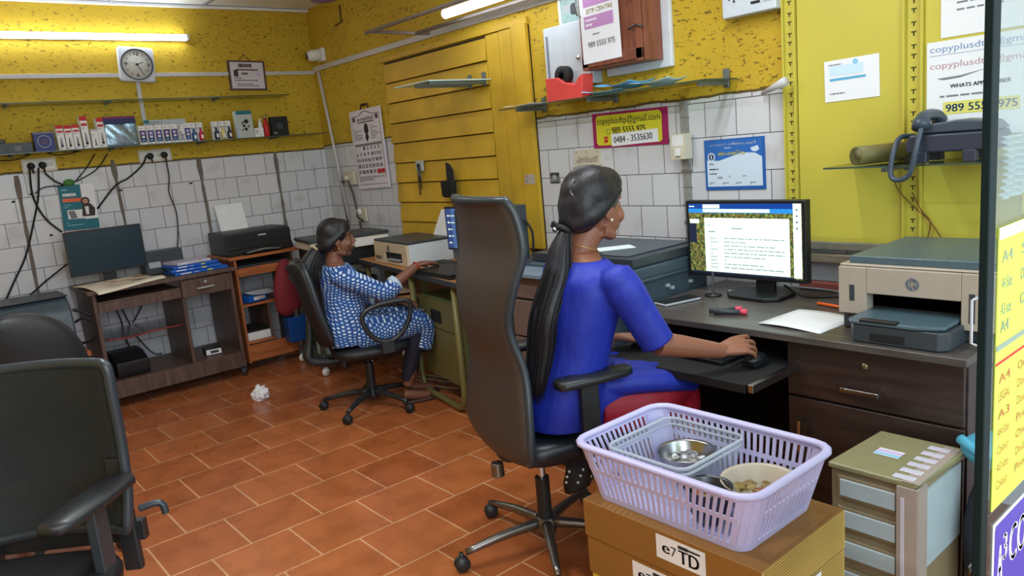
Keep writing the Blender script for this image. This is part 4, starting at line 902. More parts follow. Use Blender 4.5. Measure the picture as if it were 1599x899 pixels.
# ---------------------------------------------------------------- photocopier
cpg = mat('copier_slate', (60, 74, 86), .38); cpf = mat('copier_warm_reflection', (104, 88, 84), .45); cpd = mat('copier_dark', (40, 48, 56), .4)  # front colour carries the warm floor reflection on slate panels
t = thing('photocopier', 'large slate photocopier with drawers tinted by floor reflection behind the woman in blue', 'photocopier', (-2.33, 2.46, 0))
mb = wb(t); mb.box(-2.63, -2.02, 2.18, 2.80, .03, .86, cpg); mb.box(-2.63, -2.02, 2.27, 2.80, .85, .91, cpg); mb.build('body', t, bevel=.012)
for z0, z1 in ((.05, .22), (.23, .40), (.41, .585), (.595, .76)):
    d = wb(t); d.box(-2.625, -2.03, 2.15, 2.18, z0, z1, cpf); d.box(-2.40, -2.25, 2.146, 2.152, z1-.05, z1-.02, cpd); d.build('paper_drawer', t, bevel=.005)
mb = wb(t); mb.box(-2.625, -2.03, 2.155, 2.2, .77, .865, cpf); mb.build('front_cover', t, bevel=.005)
mb = wb(t); mb.prism([(-2.66, 2.12), (-2.40, 2.12), (-2.38, 2.34), (-2.62, 2.36)], .02, mat('panel_blue_grey', (112, 130, 146), .35), M=Matrix.Translation((0, 0, .872))); mb.build('control_panel', t, bevel=.004)
mb = wb(t); mb.box(-2.63, -2.02, 2.30, 2.80, .912, .95, cpd); mb.box(-2.56, -2.08, 2.34, 2.76, .95, .956, cpg); mb.build('lid', t, bevel=.006)
mb = wb(t); mb.box(-2.018, -2.012, 2.24, 2.78, .84, .846, cpd)
for y, z in ((2.50, .80), (2.53, .785), (2.66, .79)): mb.box(-2.02, -2.010, y, y+.018, z, z+.012, lgrey)
mb.build('side_panel', t)
mb = MB(); mb.box(-.10, .10, -.05, .05, 0, .002, mat('bright_sheet', (226, 240, 240), .6)); o = mb.build('paper_slip'); tag(o, 'white paper slip lying on the lid of the photocopier', 'paper'); o.location = (-2.29, 2.47, .957); o.rotation_euler = (0, 0, R(58))

# ---------------------------------------------------------------- storage drawers, cartons, basket
ol = mat('olive_plastic', (142, 136, 100), .35); olf = mat('drawer_frame', (138, 122, 94), .45); clear = mat('frosted_drawer', (176, 190, 196), .3)
t = thing('drawer_tower', 'small olive plastic drawer tower mended with tape beside the glass door', 'drawer unit', (-.88, 2.04, 0))
mb = wb(t); mb.box(-.995, -.762, 1.91, 2.19, .0, .485, olf); mb.build('frame', t, bevel=.006)
mb = wb(t); mb.prism([(-1.0, 1.90), (-.765, 1.90), (-.740, 2.195), (-.985, 2.195)], .018, ol, M=Matrix.Translation((0, 0, .486))); mb.build('top', t, bevel=.006)
for i in range(5):
    z1 = .475-i*.092; d = wb(t); d.box(-.975, -.80, 1.902, 1.912, z1-.072, z1-.004, olf); d.box(-.965, -.815, 1.897, 1.904, z1-.062, z1-.012, clear); d.build('drawer', t, bevel=.003)
sd = wb(t); sd.box(-.763, -.757, 1.915, 2.18, .25, .47, clear); sd.build('side_reflection', t)  # pale sheet paints the reflection on the tower's side
tp = mat('brown_tape', (172, 156, 146), .25); tpw = mat('clear_tape', (206, 200, 214), .2)
mb = wb(t); mb.box(-.81, -.757, 1.893, 1.90, .0, .49, tp); mb.box(-.762, -.755, 1.897, 1.95, .0, .492, tp); mb.box(-.80, -.79, 1.891, 1.894, .2, .46, tpw)
for i in range(6): mb.box(-.83, -.775, 1.91+i*.045, 1.935+i*.045, .5045, .5062, tpw, M=None)
mb.box(-.80, -.757, 1.90, 2.18, .502, .5055, tp)
mb.build('tape', t, bevel=.001)
mb, = (wb(t),); P = Panel(mb, (-.93, 2.02, .5050), (1, 0, 0), (0, 1, 0), .07, .05); P.rect(0, 0, 1, 1, white); P.rect(.0, .5, 1, .8, lilac); P.rect(.0, .1, 1, .4, lblue); mb.build('sticker', t)
t = thing('shoulder_bag', 'dark bag on the floor behind the olive drawer tower', 'bag', (-.655, 2.20, 0))
mb = MB(); mb.ball((0, 0, .25), (.095, .11, .25), mat('navy_cloth', (40, 44, 58), .8), 20, 12); mb.build('body', t)
o = MB(); o.ball((0, 0, -.01), (.10, .08, .05), mat('aqua_cloth', (76, 160, 190), .8, bump=.5), 18, 10); o.tube([(-.09, -.04, .02), (-.02, -.07, 0), (.08, -.05, -.01)], .014, mat('aqua_cloth', (0, 0, 0)), 8, sub=4); o = o.build('cloth_bundle'); tag(o, 'aqua blue cloth lying on the dark bag beside the glass door', 'cloth'); o.location = (-.66, 2.19, .53)

kraft = mat('kraft_carton', (138, 94, 38), .55, nscale=6, noise_amt=.14); kraftl = mat('kraft_carton_side', (188, 160, 84), .5, nscale=6)
def carton_box(label, x0, x1, y0, y1, z0, z1, lab, m=kraft, sidem=kraftl):
    t = thing('cardboard_carton', label, 'carton', ((x0+x1)/2, (y0+y1)/2, z0), group='stacked cartons under the basket')
    a, b, h = (x1-x0)/2, (y1-y0)/2, z1-z0
    mb = MB(); mb.box(-a, a, -b, b, 0, h, m)
    P = Panel(mb, (a, -b, 0), (0, 1, 0), (0, 0, 1), 2*b, h)
    P.rect(0.0, 0.02, 1, .98, sidem)
    for i in range(14): P.rect(.02, .06+i*.066, .98, .075+i*.066, kraft)
    mb.build('box', t, bevel=.003)
    if lab is not None:
        mb = MB(); P = Panel(mb, (lab-a, -b, h*.30), (1, 0, 0), (0, 0, 1), .145, h*.60); P.rect(0, 0, 1, 1, white)
        P.text('e', .12, .30, .27, .62, ink, bold=.02); P.text('7', .30, .28, .42, .68, lgrey, bold=.01); P.rect(.46, .76, .9, .84, ink); P.text('TD', .46, .14, .86, .68, ink, bold=.02); P.bars(.46, .72, .9, .88, 1, ink, .9)
        mb.build('label', t)
    return t
BX0, BX1, BY0, BY1 = -1.385, -.845, 1.315, 1.685
carton_box('brown carton directly under the lilac basket, its white label farther from the seam', BX0, BX1, BY0, BY1, .392, .497, .25)
carton_box('brown carton second from the top of the stack, labelled nearer the corner', BX0+.004, BX1-.002, BY0+.003, BY1, .283, .390, .16)
carton_box('yellow-edged carton at the bottom of the stack', BX0+.01, BX1-.01, BY0+.006, BY1-.004, .0, .281, None, mat('yellow_carton', (206, 178, 40), .5), kraftl)
mb = MB(); P = Panel(mb, (BX1+.0015, BY0+.10, .305), (0, 1, 0), (0, 0, 1), .15, .08); P.rect(0, 0, 1, 1, paper); o = mb.build('shipping_slip'); tag(o, 'white slip stuck on the side of the second carton', 'label')

lil = mat('lilac_plastic', (190, 186, 226), .35, noise_amt=.05)
t = thing('plastic_basket', 'lilac slotted plastic basket of coins on the brown cartons', 'basket', (-1.137, 1.50, .498))
def rr_pt(s, hx, hy, r):
    """point on a rounded rectangle, s in 0..1"""
    segs = [(2*(hx-r), 0), (PI/2*r, 1), (2*(hy-r), 0), (PI/2*r, 1), (2*(hx-r), 0), (PI/2*r, 1), (2*(hy-r), 0), (PI/2*r, 1)]
    tot = sum(q[0] for q in segs); d = (s % 1)*tot
    for i, (l, _) in enumerate(segs):
        if d <= l or i == 7: break
        d -= l
    k = i//2; a = d/l if l else 0
    c = [(hx-r, -hy+r), (hx-r, hy-r), (-hx+r, hy-r), (-hx+r, -hy+r)][k]
    if i % 2 == 0:
        st = [(-hx+r, -hy), (hx, -hy+r), (hx-r, hy), (-hx, hy-r)][k]; dr_ = [(1, 0), (0, 1), (-1, 0), (0, -1)][k]
        return st[0]+dr_[0]*d, st[1]+dr_[1]*d
    q = -PI/2+k*PI/2+a*PI/2
    return c[0]+r*math.cos(q), c[1]+r*math.sin(q)
HZ = .155
def bp(s, f): 
    hx, hy, r = .228+.045*f, .150+.034*f, .035+.02*f
    x, y = rr_pt(s, hx, hy, r); return V((x, y, f*HZ))
mb = MB(); N_ = 176
def band(f0, f1):
    for i in range(N_): mb.add([bp(i/N_, f0), bp((i+1)/N_, f0), bp((i+1)/N_, f1), bp(i/N_, f1)], [(0, 1, 2, 3)], lil)
band(0, .12); band(.52, .60); band(.90, 1.0)
for f0, f1 in ((.12, .52), (.60, .90)):
    for i in range(0, N_, 2):
        s = i/N_; hx, hy = .25, .167
        x, y = rr_pt(s, hx, hy, .045)
        if abs(x) > hx-.045 and abs(y) > hy-.045:
            mb.add([bp(s, f0), bp(s+2/N_, f0), bp(s+2/N_, f1), bp(s, f1)], [(0, 1, 2, 3)], lil)
        else: mb.add([bp(s, f0), bp(s+1/N_, f0), bp(s+1.35/N_, f1), bp(s+.35/N_, f1)], [(0, 1, 2, 3)], lil)
mb.add([bp(i/64, 0) for i in range(64)], [tuple(range(64))], lil)
mb.build('slotted_walls', t, solid=.0028)
mb = MB(); mb.tube([bp(i/72, 1.0)+V((0, 0, 0)) for i in range(72)], .0115, lil, 10, closed=True, flat=.75, hint=(0, 0, 1)); mb.build('rim', t)
BZ = .503
tubm = mat('clear_tub_plastic', (200, 212, 224), .15, alpha=.26)
t = thing('clear_tub', 'clear rectangular plastic tub inside the lilac basket', 'tub', (-1.235, 1.535, BZ))
mb = MB(); 
def tp_(s, f): x, y = rr_pt(s, .112+.018*f, .118+.02*f, .03); return V((x, y, f*.122))
for k in range(4): 
    for i in range(48): mb.add([tp_(i/48, k/4), tp_((i+1)/48, k/4), tp_((i+1)/48, (k+1)/4), tp_(i/48, (k+1)/4)], [(0, 1, 2, 3)], tubm, smooth=True)
mb.add([tp_(i/48, 0) for i in range(48)], [tuple(range(48))], tubm); mb.build('wall', t)
rimm = mat('frosted_rim', (196, 206, 218), .2, alpha=.55)
mb = MB(); mb.tube([tp_(i/48, 1) for i in range(48)], .005, rimm, 8, closed=True); mb.tube([tp_(i/48, .86)+V((0, 0, 0)) for i in range(48)], .004, rimm, 8, closed=True); mb.build('rim', t)
def bowl(name, label, x, y, z, r, h, m, cat='bowl'):
    mb = MB(); mb.lathe([(0, 0), (r*.62, 0), (r*.86, h*.35), (r*.98, h*.95), (r*1.04, h), (r*1.03, h+.002), (r*.96, h*.96), (r*.84, h*.38), (r*.6, .003), (0, .003)], m, seg=40)
    o = mb.build(name); tag(o, label, cat); o.location = (x, y, z); return o
bowl('steel_bowl', 'steel bowl of coins inside the clear tub', -1.232, 1.575, BZ+.008, .078, .075, steel)
bowl('cream_bowl', 'cream bowl of coins in the basket corner outside the clear tub', -.985, 1.54, BZ+.004, .092, .080, mat('cream_melamine', (190, 178, 160), .35))
bowl('steel_dish', 'dark steel dish of coins at the near side of the basket', -1.055, 1.425, BZ+.004, .058, .085, dsteel)
rc = random.Random(3)
coinms = [mat('nickel_coin', (176, 178, 178), .3, .9), mat('brass_coin', (160, 140, 90), .35, .8), mat('copper_coin', (186, 110, 70), .35, .7)]
def coins(cx, cy, z0, R_, n, label, grp, mset, r0=.0115):
    for i in range(n):
        a = rc.uniform(0, 6.28); q = R_*math.sqrt(rc.random())*.62; r_ = rc.uniform(.9, 1.15)*r0
        mb = MB(); mb.lathe([(0, -.001), (r_*.95, -.001), (r_, 0), (r_*.95, .001), (r_*.8, .0007), (0, .0007)], coinms[rc.choice(mset)], seg=18)
        o = mb.build('coin'); tag(o, label, 'coin', grp); o.location = (cx+q*math.cos(a), cy+q*math.sin(a), z0+.004+i*.0013); o.rotation_euler = (rc.uniform(-.35, .35), rc.uniform(-.35, .35), 0)
coins(-1.232, 1.575, BZ+.05, .068, 14, 'shiny coin heaped in the steel bowl in the clear tub', 'coins in the steel bowl', (0, 0, 0), .0115)
coins(-.985, 1.54, BZ+.048, .08, 13, 'coin lying in the cream bowl', 'coins in the cream bowl', (0, 1, 1, 2), .0135)
coins(-1.055, 1.425, BZ+.06, .05, 9, 'dull coin lying in the dark steel dish', 'coins in the dark dish', (1, 1, 2), .012)
mb = MB(); mb.grid(lambda a, b: ((a-.5)*.07, (b-.5)*.055, .03*a), 4, 4, mat('grey_card', (176, 172, 176), .6)); o = mb.build('paper_scrap', solid=.001); tag(o, 'grey paper scrap standing behind the steel bowl in the tub', 'paper'); o.location = (-1.26, 1.632, BZ+.012); o.rotation_euler = (R(60), 0, R(10))

# ---------------------------------------------------------------- glass door with posters
pane = glassmat('door_glass', (.90, .96, .94), .0)
dstile = mat('door_edge_dark_green', (8, 28, 28), .6, spec=.2, noise_amt=.05)
t = thing('glass_door', 'glass shop door with dark green edge carrying the price posters', 'door', (XF, 1.08, 0))
mb = wb(t); mb.box(-.3565, -.3455, 1.072, 1.097, .0, 2.28, dstile); mb.build('door_edge', t, bevel=.002)
mb = wb(t); mb.box(-.354, -.348, 1.098, 2.7, .0, 2.28, pane); mb.build('pane', t)
mb = wb(t); mb.box(-.37, -.33, 1.10, 2.7, 0, .03, dstile); mb.build('bottom_rail', t); 
mb = wb(t); mb.tube([(-.357, 1.074, 1.135), (-.3625, 1.070, 1.138), (-.3625, 1.070, 1.196), (-.357, 1.074, 1.20)], .002, lgrey, 8); mb.build('handle', t)
for z in (.70, .735, .77, .805): 
    mb = wb(t); mb.lathe([(0, 0), (.009, 0), (.009, .006), (0, .008)], dsteel, c=(-.3565, 1.083, z), ax=(-1, 0, 0), seg=10); mb.build('screw', t)
yq = mat('price_list_yellow', (196, 212, 76), .6, noise_amt=.02); qi = mat('price_text', (190, 120, 60), .6, noise_amt=0); qg = mat('price_text_grey', (130, 150, 130), .6, noise_amt=0)
def dsheet(name, label, cat, y0, y1, z0, z1, m, th=.0012):
    mb = MB(); mb.box(0, th, 0, y1-y0, 0, z1-z0, m); p = Panel(mb, (th, 0, 0), (0, 1, 0), (0, 0, 1), y1-y0, z1-z0, off=.0004)
    def fin():
        o = mb.build(name); tag(o, label, cat); o.location = (-.3475, y0, z0); return o
    return p, fin
p, fin = dsheet('price_poster', 'yellow price list poster on the glass door', 'poster', 1.112, 1.56, .885, 1.285, yq)
p.rect(0, .96, 1, 1, white); p.rect(.0, .58, 1, .60, qg) ; p.rect(.0, .53, 1, .54, red)
for i, (a, b) in enumerate((('A4', 'Size'), ('A4 Size', 'Double side'), ('A3 size', 'One side'))): 
    p.text(a, .03, .88-i*.09, .12, .92-i*.09, qg); p.text(b, .20, .88-i*.09, .42, .92-i*.09, qg)
p.text('A4', .03, .64, .10, .68, qg)
for i, (a, b, c_) in enumerate((('A4', 'One side', ''), ('LEGAL', 'Double side', ''), ('A3', 'Double Side', ''), ('A4 Size', 'Print 40', ''), ('Colour', 'One side', ''), ('A3 size', 'Double side', ''), ('Colour', 'Print 30', ''))):
    z = .46-i*.065; p.text(a, .03, z, .13, z+.032, qi); p.text(b, .20, z, .40, z+.032, qi)
fin()
pv = mat('poster_purple', (74, 60, 160), .5, noise_amt=.02)
p, fin = dsheet('purple_poster', 'purple poster with white lettering A3 COLOUR low on the glass door', 'poster', 1.122, 1.56, .56, .86, white)
p.poly([(.012, .015), (.012, .965), (.02, .985), (.99, .985), (.99, .015)], pv); p.text('A', .04, .66, .085, .86, white, bold=.008); p.text('3', .09, .76, .125, .90, white, bold=.008); p.text('COLOUR', .15, .70, .62, .90, white, bold=.01)
fin()
mb = MB(); crk = mat('crinkled_plastic', (196, 206, 212), .2, alpha=.45, bump=1., nscale=40)
mb.grid(lambda a, b: (.004*math.sin(b*60)+.003*math.sin(a*20), a*.16+.02*math.sin(b*3), b*.085), 20, 60, crk); o = mb.build('plastic_sleeve', solid=.001); tag(o, 'crinkled clear plastic sleeve hanging inside the glass door', 'plastic sleeve'); o.location = (-.365, 1.17, 1.315)

# ================================================================ left desk on the clock wall
SLY = 0.0
t = thing('computer_trolley', 'walnut computer trolley under the clock wall shelf, with a wide monitor on top', 'trolley desk', (-5.55, 1.40, 0), rotz=R(0))
mb = wb(t); mb.box(-5.82, -5.28, .93, 1.87, .765, .79, bwood); mb.build('desk_top', t, bevel=.003)
for y in (.96, 1.49, 1.825):
    mb = wb(t); mb.box(-5.80, -5.31, y, y+.022, .10, .765 if y != 1.49 else .64, bwood); mb.build('side_panel', t, bevel=.002)
mb = wb(t); mb.box(-5.80, -5.30, .96, 1.847, .165, .185, bwood); mb.build('base_shelf', t, bevel=.002)
mb = wb(t); mb.box(-5.325, -5.30, .96, 1.847, .075, .165, bwood); mb.build('plinth', t, bevel=.002)
mb = wb(t); mb.box(-5.32, -5.30, .982, 1.49, .645, .70, bwood); mb.build('apron', t, bevel=.002)
mb = wb(t); mb.box(-5.80, -5.31, .982, 1.49, .70, .712, bwood); mb.build('keyboard_shelf', t)
d = wb(t); d.box(-5.325, -5.295, 1.495, 1.82, .64, .755, bwood); d = d.build('drawer', t, bevel=.003)
mb = wb(t); mb.tube([(-5.295, 1.59, .69), (-5.27, 1.60, .69), (-5.27, 1.70, .692), (-5.295, 1.71, .692)], .006, lgrey, 8); mb.build('handle', d)
mb = wb(t); mb.lathe([(0, 0), (.011, 0), (.011, .006), (0, .006)], lgrey, c=(-5.295, 1.655, .727), ax=(1, 0, 0), seg=12); mb.build('lock', d)
for y in (.98, 1.83):
    for x in (-5.76, -5.33):
        mb = wb(t); mb.lathe([(0, -.014), (.03, -.012), (.034, 0), (.03, .012), (0, .014)], dgrey, c=(x, y, .035), ax=(.3, 1, 0), seg=16); mb.box(x-.01, x+.01, y-.02, y+.02, .04, .08, dgrey); mb.build('caster', t)
clr = glassmat('plastic_folder', (.80, .82, .84), .12, .15)
mb = MB(); mb.box(-.2, .2, -.24, .24, 0, .006, clr); mb.tube([(.2, -.24, .004), (.21, -.1, -.004), (.205, .05, .006), (.2, .24, .004)], .006, mat('dull_red_edge', (130, 40, 34), .5), 6, sub=4); o = mb.build('plastic_tray'); tag(o, 'clear tray with a red edge hung across the trolley below the keyboard shelf', 'tray'); o.location = (-5.53, 1.236, .455)
mb = MB(); mb.prism([(-.12, 0), (.16, 0), (.17, .02), (.17, .10), (.05, .145), (-.12, .145)], .20, black, M=Matrix(((1, 0, 0, 0), (0, 0, 1, -.1), (0, 1, 0, 0), (0, 0, 0, 1)))); o = mb.build('black_printer_unit', bevel=.006); tag(o, 'small black boxy printer on the base shelf of the walnut trolley', 'printer'); o.location = (-5.52, 1.13, .186)
t2 = thing('network_router', 'small black and white device on the base shelf behind the trolley divider', 'device', (-5.48, 1.68, .186), rotz=R(-10)); mb = MB(); mb.box(-.08, .08, -.055, .055, 0, .045, black); mb.build('case', t2, bevel=.004)
mb = MB(); P = Panel(mb, (.0805, -.055, 0), (0, 1, 0), (0, 0, 1), .11, .045); P.rect(0.04, .1, .96, .9, white); P.rect(.3, .3, .8, .7, black); mb.build('front', t2)
wires('cable_bundle', 'black cables drooping behind the walnut trolley', [[(-5.79, 1.20, .64), (-5.80, 1.24, .5), (-5.80, 1.28, .36), (-5.78, 1.36, .22), (-5.77, 1.42, .2)], [(-5.79, 1.16, .64), (-5.80, 1.2, .5), (-5.80, 1.22, .3), (-5.79, 1.28, .2)], [(-5.80, 1.42, .68), (-5.80, 1.34, .55), (-5.79, 1.27, .46)]], black, .005)
mon = thing('computer_monitor', 'dark switched-off monitor on the walnut trolley below the teal poster', 'monitor', (-5.60, 1.15, .791), rotz=R(3))
mb = MB(); mb.box(-.012, .02, -.235, .235, .075, .365, black); mb.box(.0201, .0206, -.225, .225, .088, .357, mat('dark_screen', (44, 62, 74), .18, noise_amt=.02)); mb.build('screen_housing', mon, bevel=.003)
mb = MB(); mb.box(-.03, -.01, -.04, .04, .01, .16, black); mb.build('neck', mon, bevel=.003); mb = MB(); mb.box(-.08, .08, -.1, .1, 0, .012, black); mb.build('base', mon, bevel=.005)
t = thing('power_backup', 'low dark box with a white label behind the blue paper packs', 'box', (-5.66, 1.50, .791)); mb = MB(); mb.box(-.08, .06, -.13, .13, 0, .16, dgrey); P = Panel(mb, (.0605, -.13, 0), (0, 1, 0), (0, 0, 1), .26, .16); P.rect(.1, .3, .4, .55, lgrey); mb.build('case', t, bevel=.006)
npm = mat('newsprint', (226, 216, 198), .7)
mb = MB(); mb.grid(lambda a, b: ((a-.5)*.36, (b-.5)*.44, .010+.012*math.sin(a*5+b*3)*a-(.018*max(0, a-.9)*10)), 14, 14, npm)
o = mb.build('printed_bag', solid=.003); tag(o, 'cream printed carrier bag spread flat at the front of the walnut trolley', 'bag'); o.location = (-5.43, 1.16, .795); o.rotation_euler = (0, R(1), R(12))
mb = MB(); P = Panel(mb, (.13, -.2, .0), (0, 1, 0), (-1, 0, 0), .36, .28); o2 = None
for i in range(3): P.bars(.2, .12+i*.16, .55, .22+i*.16, 1, mat('bag_red', (170, 60, 60), .6), .9, i)
P.disc(.80, .42, .13, mat('bag_brown', (150, 118, 84), .6), 18)
bpr = mb.build('print', o); bpr.location = (.03, .02, .030)
rb = mat('ream_blue', (18, 92, 190), .4)
for i in range(4):
    t = thing('paper_ream', ('blue-wrapped paper pack at the bottom of the pile on the walnut trolley', 'blue-wrapped paper pack, second from the bottom of the pile', 'blue-wrapped paper pack, third in the pile on the walnut trolley', 'rumpled blue and white paper pack topmost of the pile')[i], 'paper pack', (-5.44-.02*i, 1.655-.012*i, .7905+.020*i), rotz=R((2, -6, 4, 9)[i]), group='blue paper packs')
    mb = MB(); w_ = (.36, .33, .31, .24)[i]; mb.box(-.11, .11, -w_/2, w_/2, 0, .018, rb if i < 3 else mat('ream_pale', (196, 190, 214), .5)); P = Panel(mb, (.1103, -w_/2, 0), (0, 1, 0), (0, 0, 1), w_, .018); P.rect(.1, .3, .3, .7, white); P.rect(.6, .3, .7, .7, yellowp); P.bars(.35, .3, .55, .7, 1, white)
    if i < 3: P2 = Panel(mb, (-.11, w_/2, .0182), (0, -1, 0), (1, 0, 0), w_, .22); P2.rect(.1, .1, .3, .9, lblue) if i == 2 else None
    mb.build('wrapped_pack', t, bevel=.003)

# ---------------------------------------------------------------- orange trolley beside it
t = thing('printer_trolley', 'orange-brown trolley with shelves holding a black printer, next to the walnut trolley', 'trolley', (-5.58, 2.10, 0))
mb = wb(t); mb.box(-5.82, -5.36, 1.86, 2.42, .825, .845, owood); mb.build('top_board', t, bevel=.003)
mb = wb(t); mb.box(-5.80, -5.38, 1.90, 1.915, .06, .825, owood); mb.build('side_panel', t, bevel=.002)
mb = wb(t); mb.box(-5.80, -5.40, 2.33, 2.345, .06, .825, bwood); mb.build('side_panel', t, bevel=.002)
mb = wb(t); mb.box(-5.80, -5.40, 2.10, 2.115, .20, .48, bwood); mb.build('divider', t, bevel=.002)
mb = wb(t); mb.box(-5.80, -5.365, 1.915, 2.33, .765, .775, dgrey); mb.box(-5.385, -5.37, 1.915, 2.33, .70, .76, owood); mb.build('keyboard_shelf', t, bevel=.002)
for z in (.475, .20):
    mb = wb(t); mb.box(-5.80, -5.39, 1.915, 2.33 if z > .3 else 2.12, z, z+.015, owood); mb.build('shelf', t, bevel=.002)
mb = wb(t); mb.box(-5.40, -5.385, 1.915, 2.33, .07, .19, owood); mb.build('plinth', t, bevel=.002)
mb = MB(); mb.box(-.12, .12, -.08, .08, 0, .045, rb); mb.box(.121, .122, -.04, .06, .01, .035, white); o = mb.build('paper_ream', bevel=.004); tag(o, 'blue paper pack on the middle shelf of the orange trolley', 'paper pack'); o.location = (-5.54, 2.02, .491); o.rotation_euler = (0, R(-3), R(15))
loose('white_paper', 'white sheets sticking out of the middle shelf of the orange trolley', 'paper', -5.47, 2.12, .539, .20, .22, 10, paper, .01)
mb = MB(); mb.box(-.14, .12, -.09, .09, 0, .06, white); mb.box(-.14, .121, -.095, .095, .06, .075, blackm); o = mb.build('white_carton', bevel=.003); tag(o, 'flat white box with dark lid on the bottom shelf of the orange trolley', 'box'); o.location = (-5.54, 2.015, .216)
rc_ = mat('maroon_cloth', (126, 34, 44), .8, bump=.5)
mb = MB(); mb.tube([(-5.33, 2.24, .78), (-5.33, 2.24, .68), (-5.32, 2.23, .55), (-5.32, 2.23, .42), (-5.33, 2.24, .36)], [.02, .075, .105, .10, .03], rc_, 16, sub=5, flat=.55, hint=(1, 0, 0)); tag(mb.build('hanging_bag'), 'maroon cloth bag hanging on the side of the orange trolley', 'bag')
mb = MB(); mb.rings([[V((x*s2, y*s2, z)) for x, y in ((-.05, -.09), (.05, -.09), (.05, .09), (-.05, .09))] for z, s2 in ((0, .9), (.02, 1), (.16, .95), (.19, 1.05))], mat('blue_poly_bag', (30, 76, 150), .35, bump=.5), smooth=False); o = mb.build('blue_bag', bevel=.01); tag(o, 'shiny blue bag below the maroon cloth bag', 'bag'); o.location = (-5.32, 2.27, .16)
pr = thing('laser_printer', 'black printer with white paper standing in its feeder on the orange trolley', 'printer', (-5.60, 2.13, .846))
mb = MB(); mb.prism([(-.18, 0), (.17, 0), (.17, .03), (.15, .05), (.15, .15), (.10, .165), (-.18, .165)], .50, black, M=Matrix(((1, 0, 0, 0), (0, 0, 1, -.25), (0, 1, 0, 0), (0, 0, 0, 1)))); mb.build('body', pr, bevel=.006)
mb = MB(); mb.box(.13, .152, -.13, .16, .045, .10, blackm); P = Panel(mb, (.1505, .0, .12), (0, 1, 0), (0, 0, 1), .06, .012); P.rect(0, 0, 1, 1, lgrey); mb.build('front_panel', pr)
mb = MB(); mb.box(.13, .22, -.14, .15, .012, .02, black); mb.tube([(.23, -.13, .016), (.225, 0, .03), (.23, .12, .016)], .003, lgrey, 6); mb.build('output_tray', pr)
mb = MB(); mb.prism([(-.105, 0), (.105, 0), (.105, .27), (-.105, .27)], .004, paper, M=Matrix.Translation((-.14, -.05, .10)) @ Matrix.Rotation(R(90), 4, 'Z') @ Matrix.Rotation(R(72), 4, 'X')); mb.build('paper_stack', pr)

# ---------------------------------------------------------------- corner table with flat scanner-printer
gst = mat('grey_steel', (84, 82, 80), .5, .3)
ct = thing('steel_table', 'grey steel table on casters in the corner, carrying the flat printer', 'table', (-4.98, 2.52, 0), rotz=R(-8))
mb = MB(); mb.box(-.30, .30, -.33, .33, .70, .73, gst); mb.build('table_top', ct, bevel=.003)
for x in (-.27, .27):
    for y in (-.30, .30):
        l = MB(); l.box(x-.014, x+.014, y-.014, y+.014, .07, .70, gst); l = l.build('leg', ct)
        k = MB(); k.lathe([(0, -.011), (.026, -.010), (.03, 0), (.026, .010), (0, .011)], white, c=(x, y, .032), ax=(1, .4, 0), seg=14); k.box(x-.008, x+.008, y-.012, y+.012, .03, .075, lgrey); k.build('caster', l)
mb = MB(); mb.box(-.28, .28, -.31, .31, .12, .135, gst); mb.build('lower_shelf', ct)
def bit(name, label, cat, p, s, m, rz=0, bev=.004):
    mb = MB(); mb.box(-s[0]/2, s[0]/2, -s[1]/2, s[1]/2, 0, s[2], m); o = mb.build(name, bevel=bev); tag(o, label, cat); o.location = p; o.rotation_euler = (0, 0, R(rz)); return o
o = bit('snack_packet', 'cream and orange printed packet on the lower shelf of the corner table', 'packet', (-4.86, 2.28, .225), (.05, .10, .13), mat('peach_packet', (206, 160, 120), .5), 10); mb = MB(); mb.ball((.026, .02, .06), (.004, .03, .03), orange, 12, 8); mb.build('orange_mark', o)
bit('white_tub', 'small white and teal tub on the lower shelf of the corner table', 'tub', (-4.84, 2.27, .137), (.10, .13, .085), mat('teal_white_tub', (150, 176, 172), .4, nscale=30, noise_amt=.4))
bit('white_packet', 'white packet standing on the lower shelf of the corner table', 'packet', (-4.80, 2.46, .137), (.05, .09, .14), white, 8)
mb = MB(); mb.ball((0, 0, 0), (.06, .07, .13), mat('dark_green_bag', (26, 60, 34), .6, bump=.4), 16, 10); o = mb.build('green_bag'); tag(o, 'dark green bag standing on the lower shelf of the corner table', 'bag'); o.location = (-5.05, 2.30, .267)
bit('grey_machine', 'dark grey machine under the corner table top behind the office chair', 'machine', (-5.0, 2.52, .42), (.34, .42, .20), dgrey, -8, .01)
mb = MB(); mb.box(-.24, .24, -.28, .28, .405, .419, gst); mb.build('middle_shelf', ct)
mf = thing('flatbed_printer', 'flat cream and black scanner-printer in the corner behind the seated woman', 'printer', (-4.96, 2.54, .731), rotz=R(-10))
mb = MB(); mb.box(-.19, .19, -.27, .27, 0, .13, black); mb.build('body', mf, bevel=.01)
mb = MB(); mb.box(-.20, .20, -.28, .28, .13, .18, cream); mb.box(.19, .235, .02, .27, .12, .175, white); mb.box(.19, .27, -.27, -.05, .12, .14, cream); mb.lathe([(0, 0), (.02, 0), (.02, .006), (0, .006)], lgrey, c=(.23, -.16, .14), seg=14); mb.build('scanner_bed', mf, bevel=.006)
mb = MB(); mb.box(-.20, .20, -.29, .29, .182, .205, pbase); mb.build('lid', mf, bevel=.006)

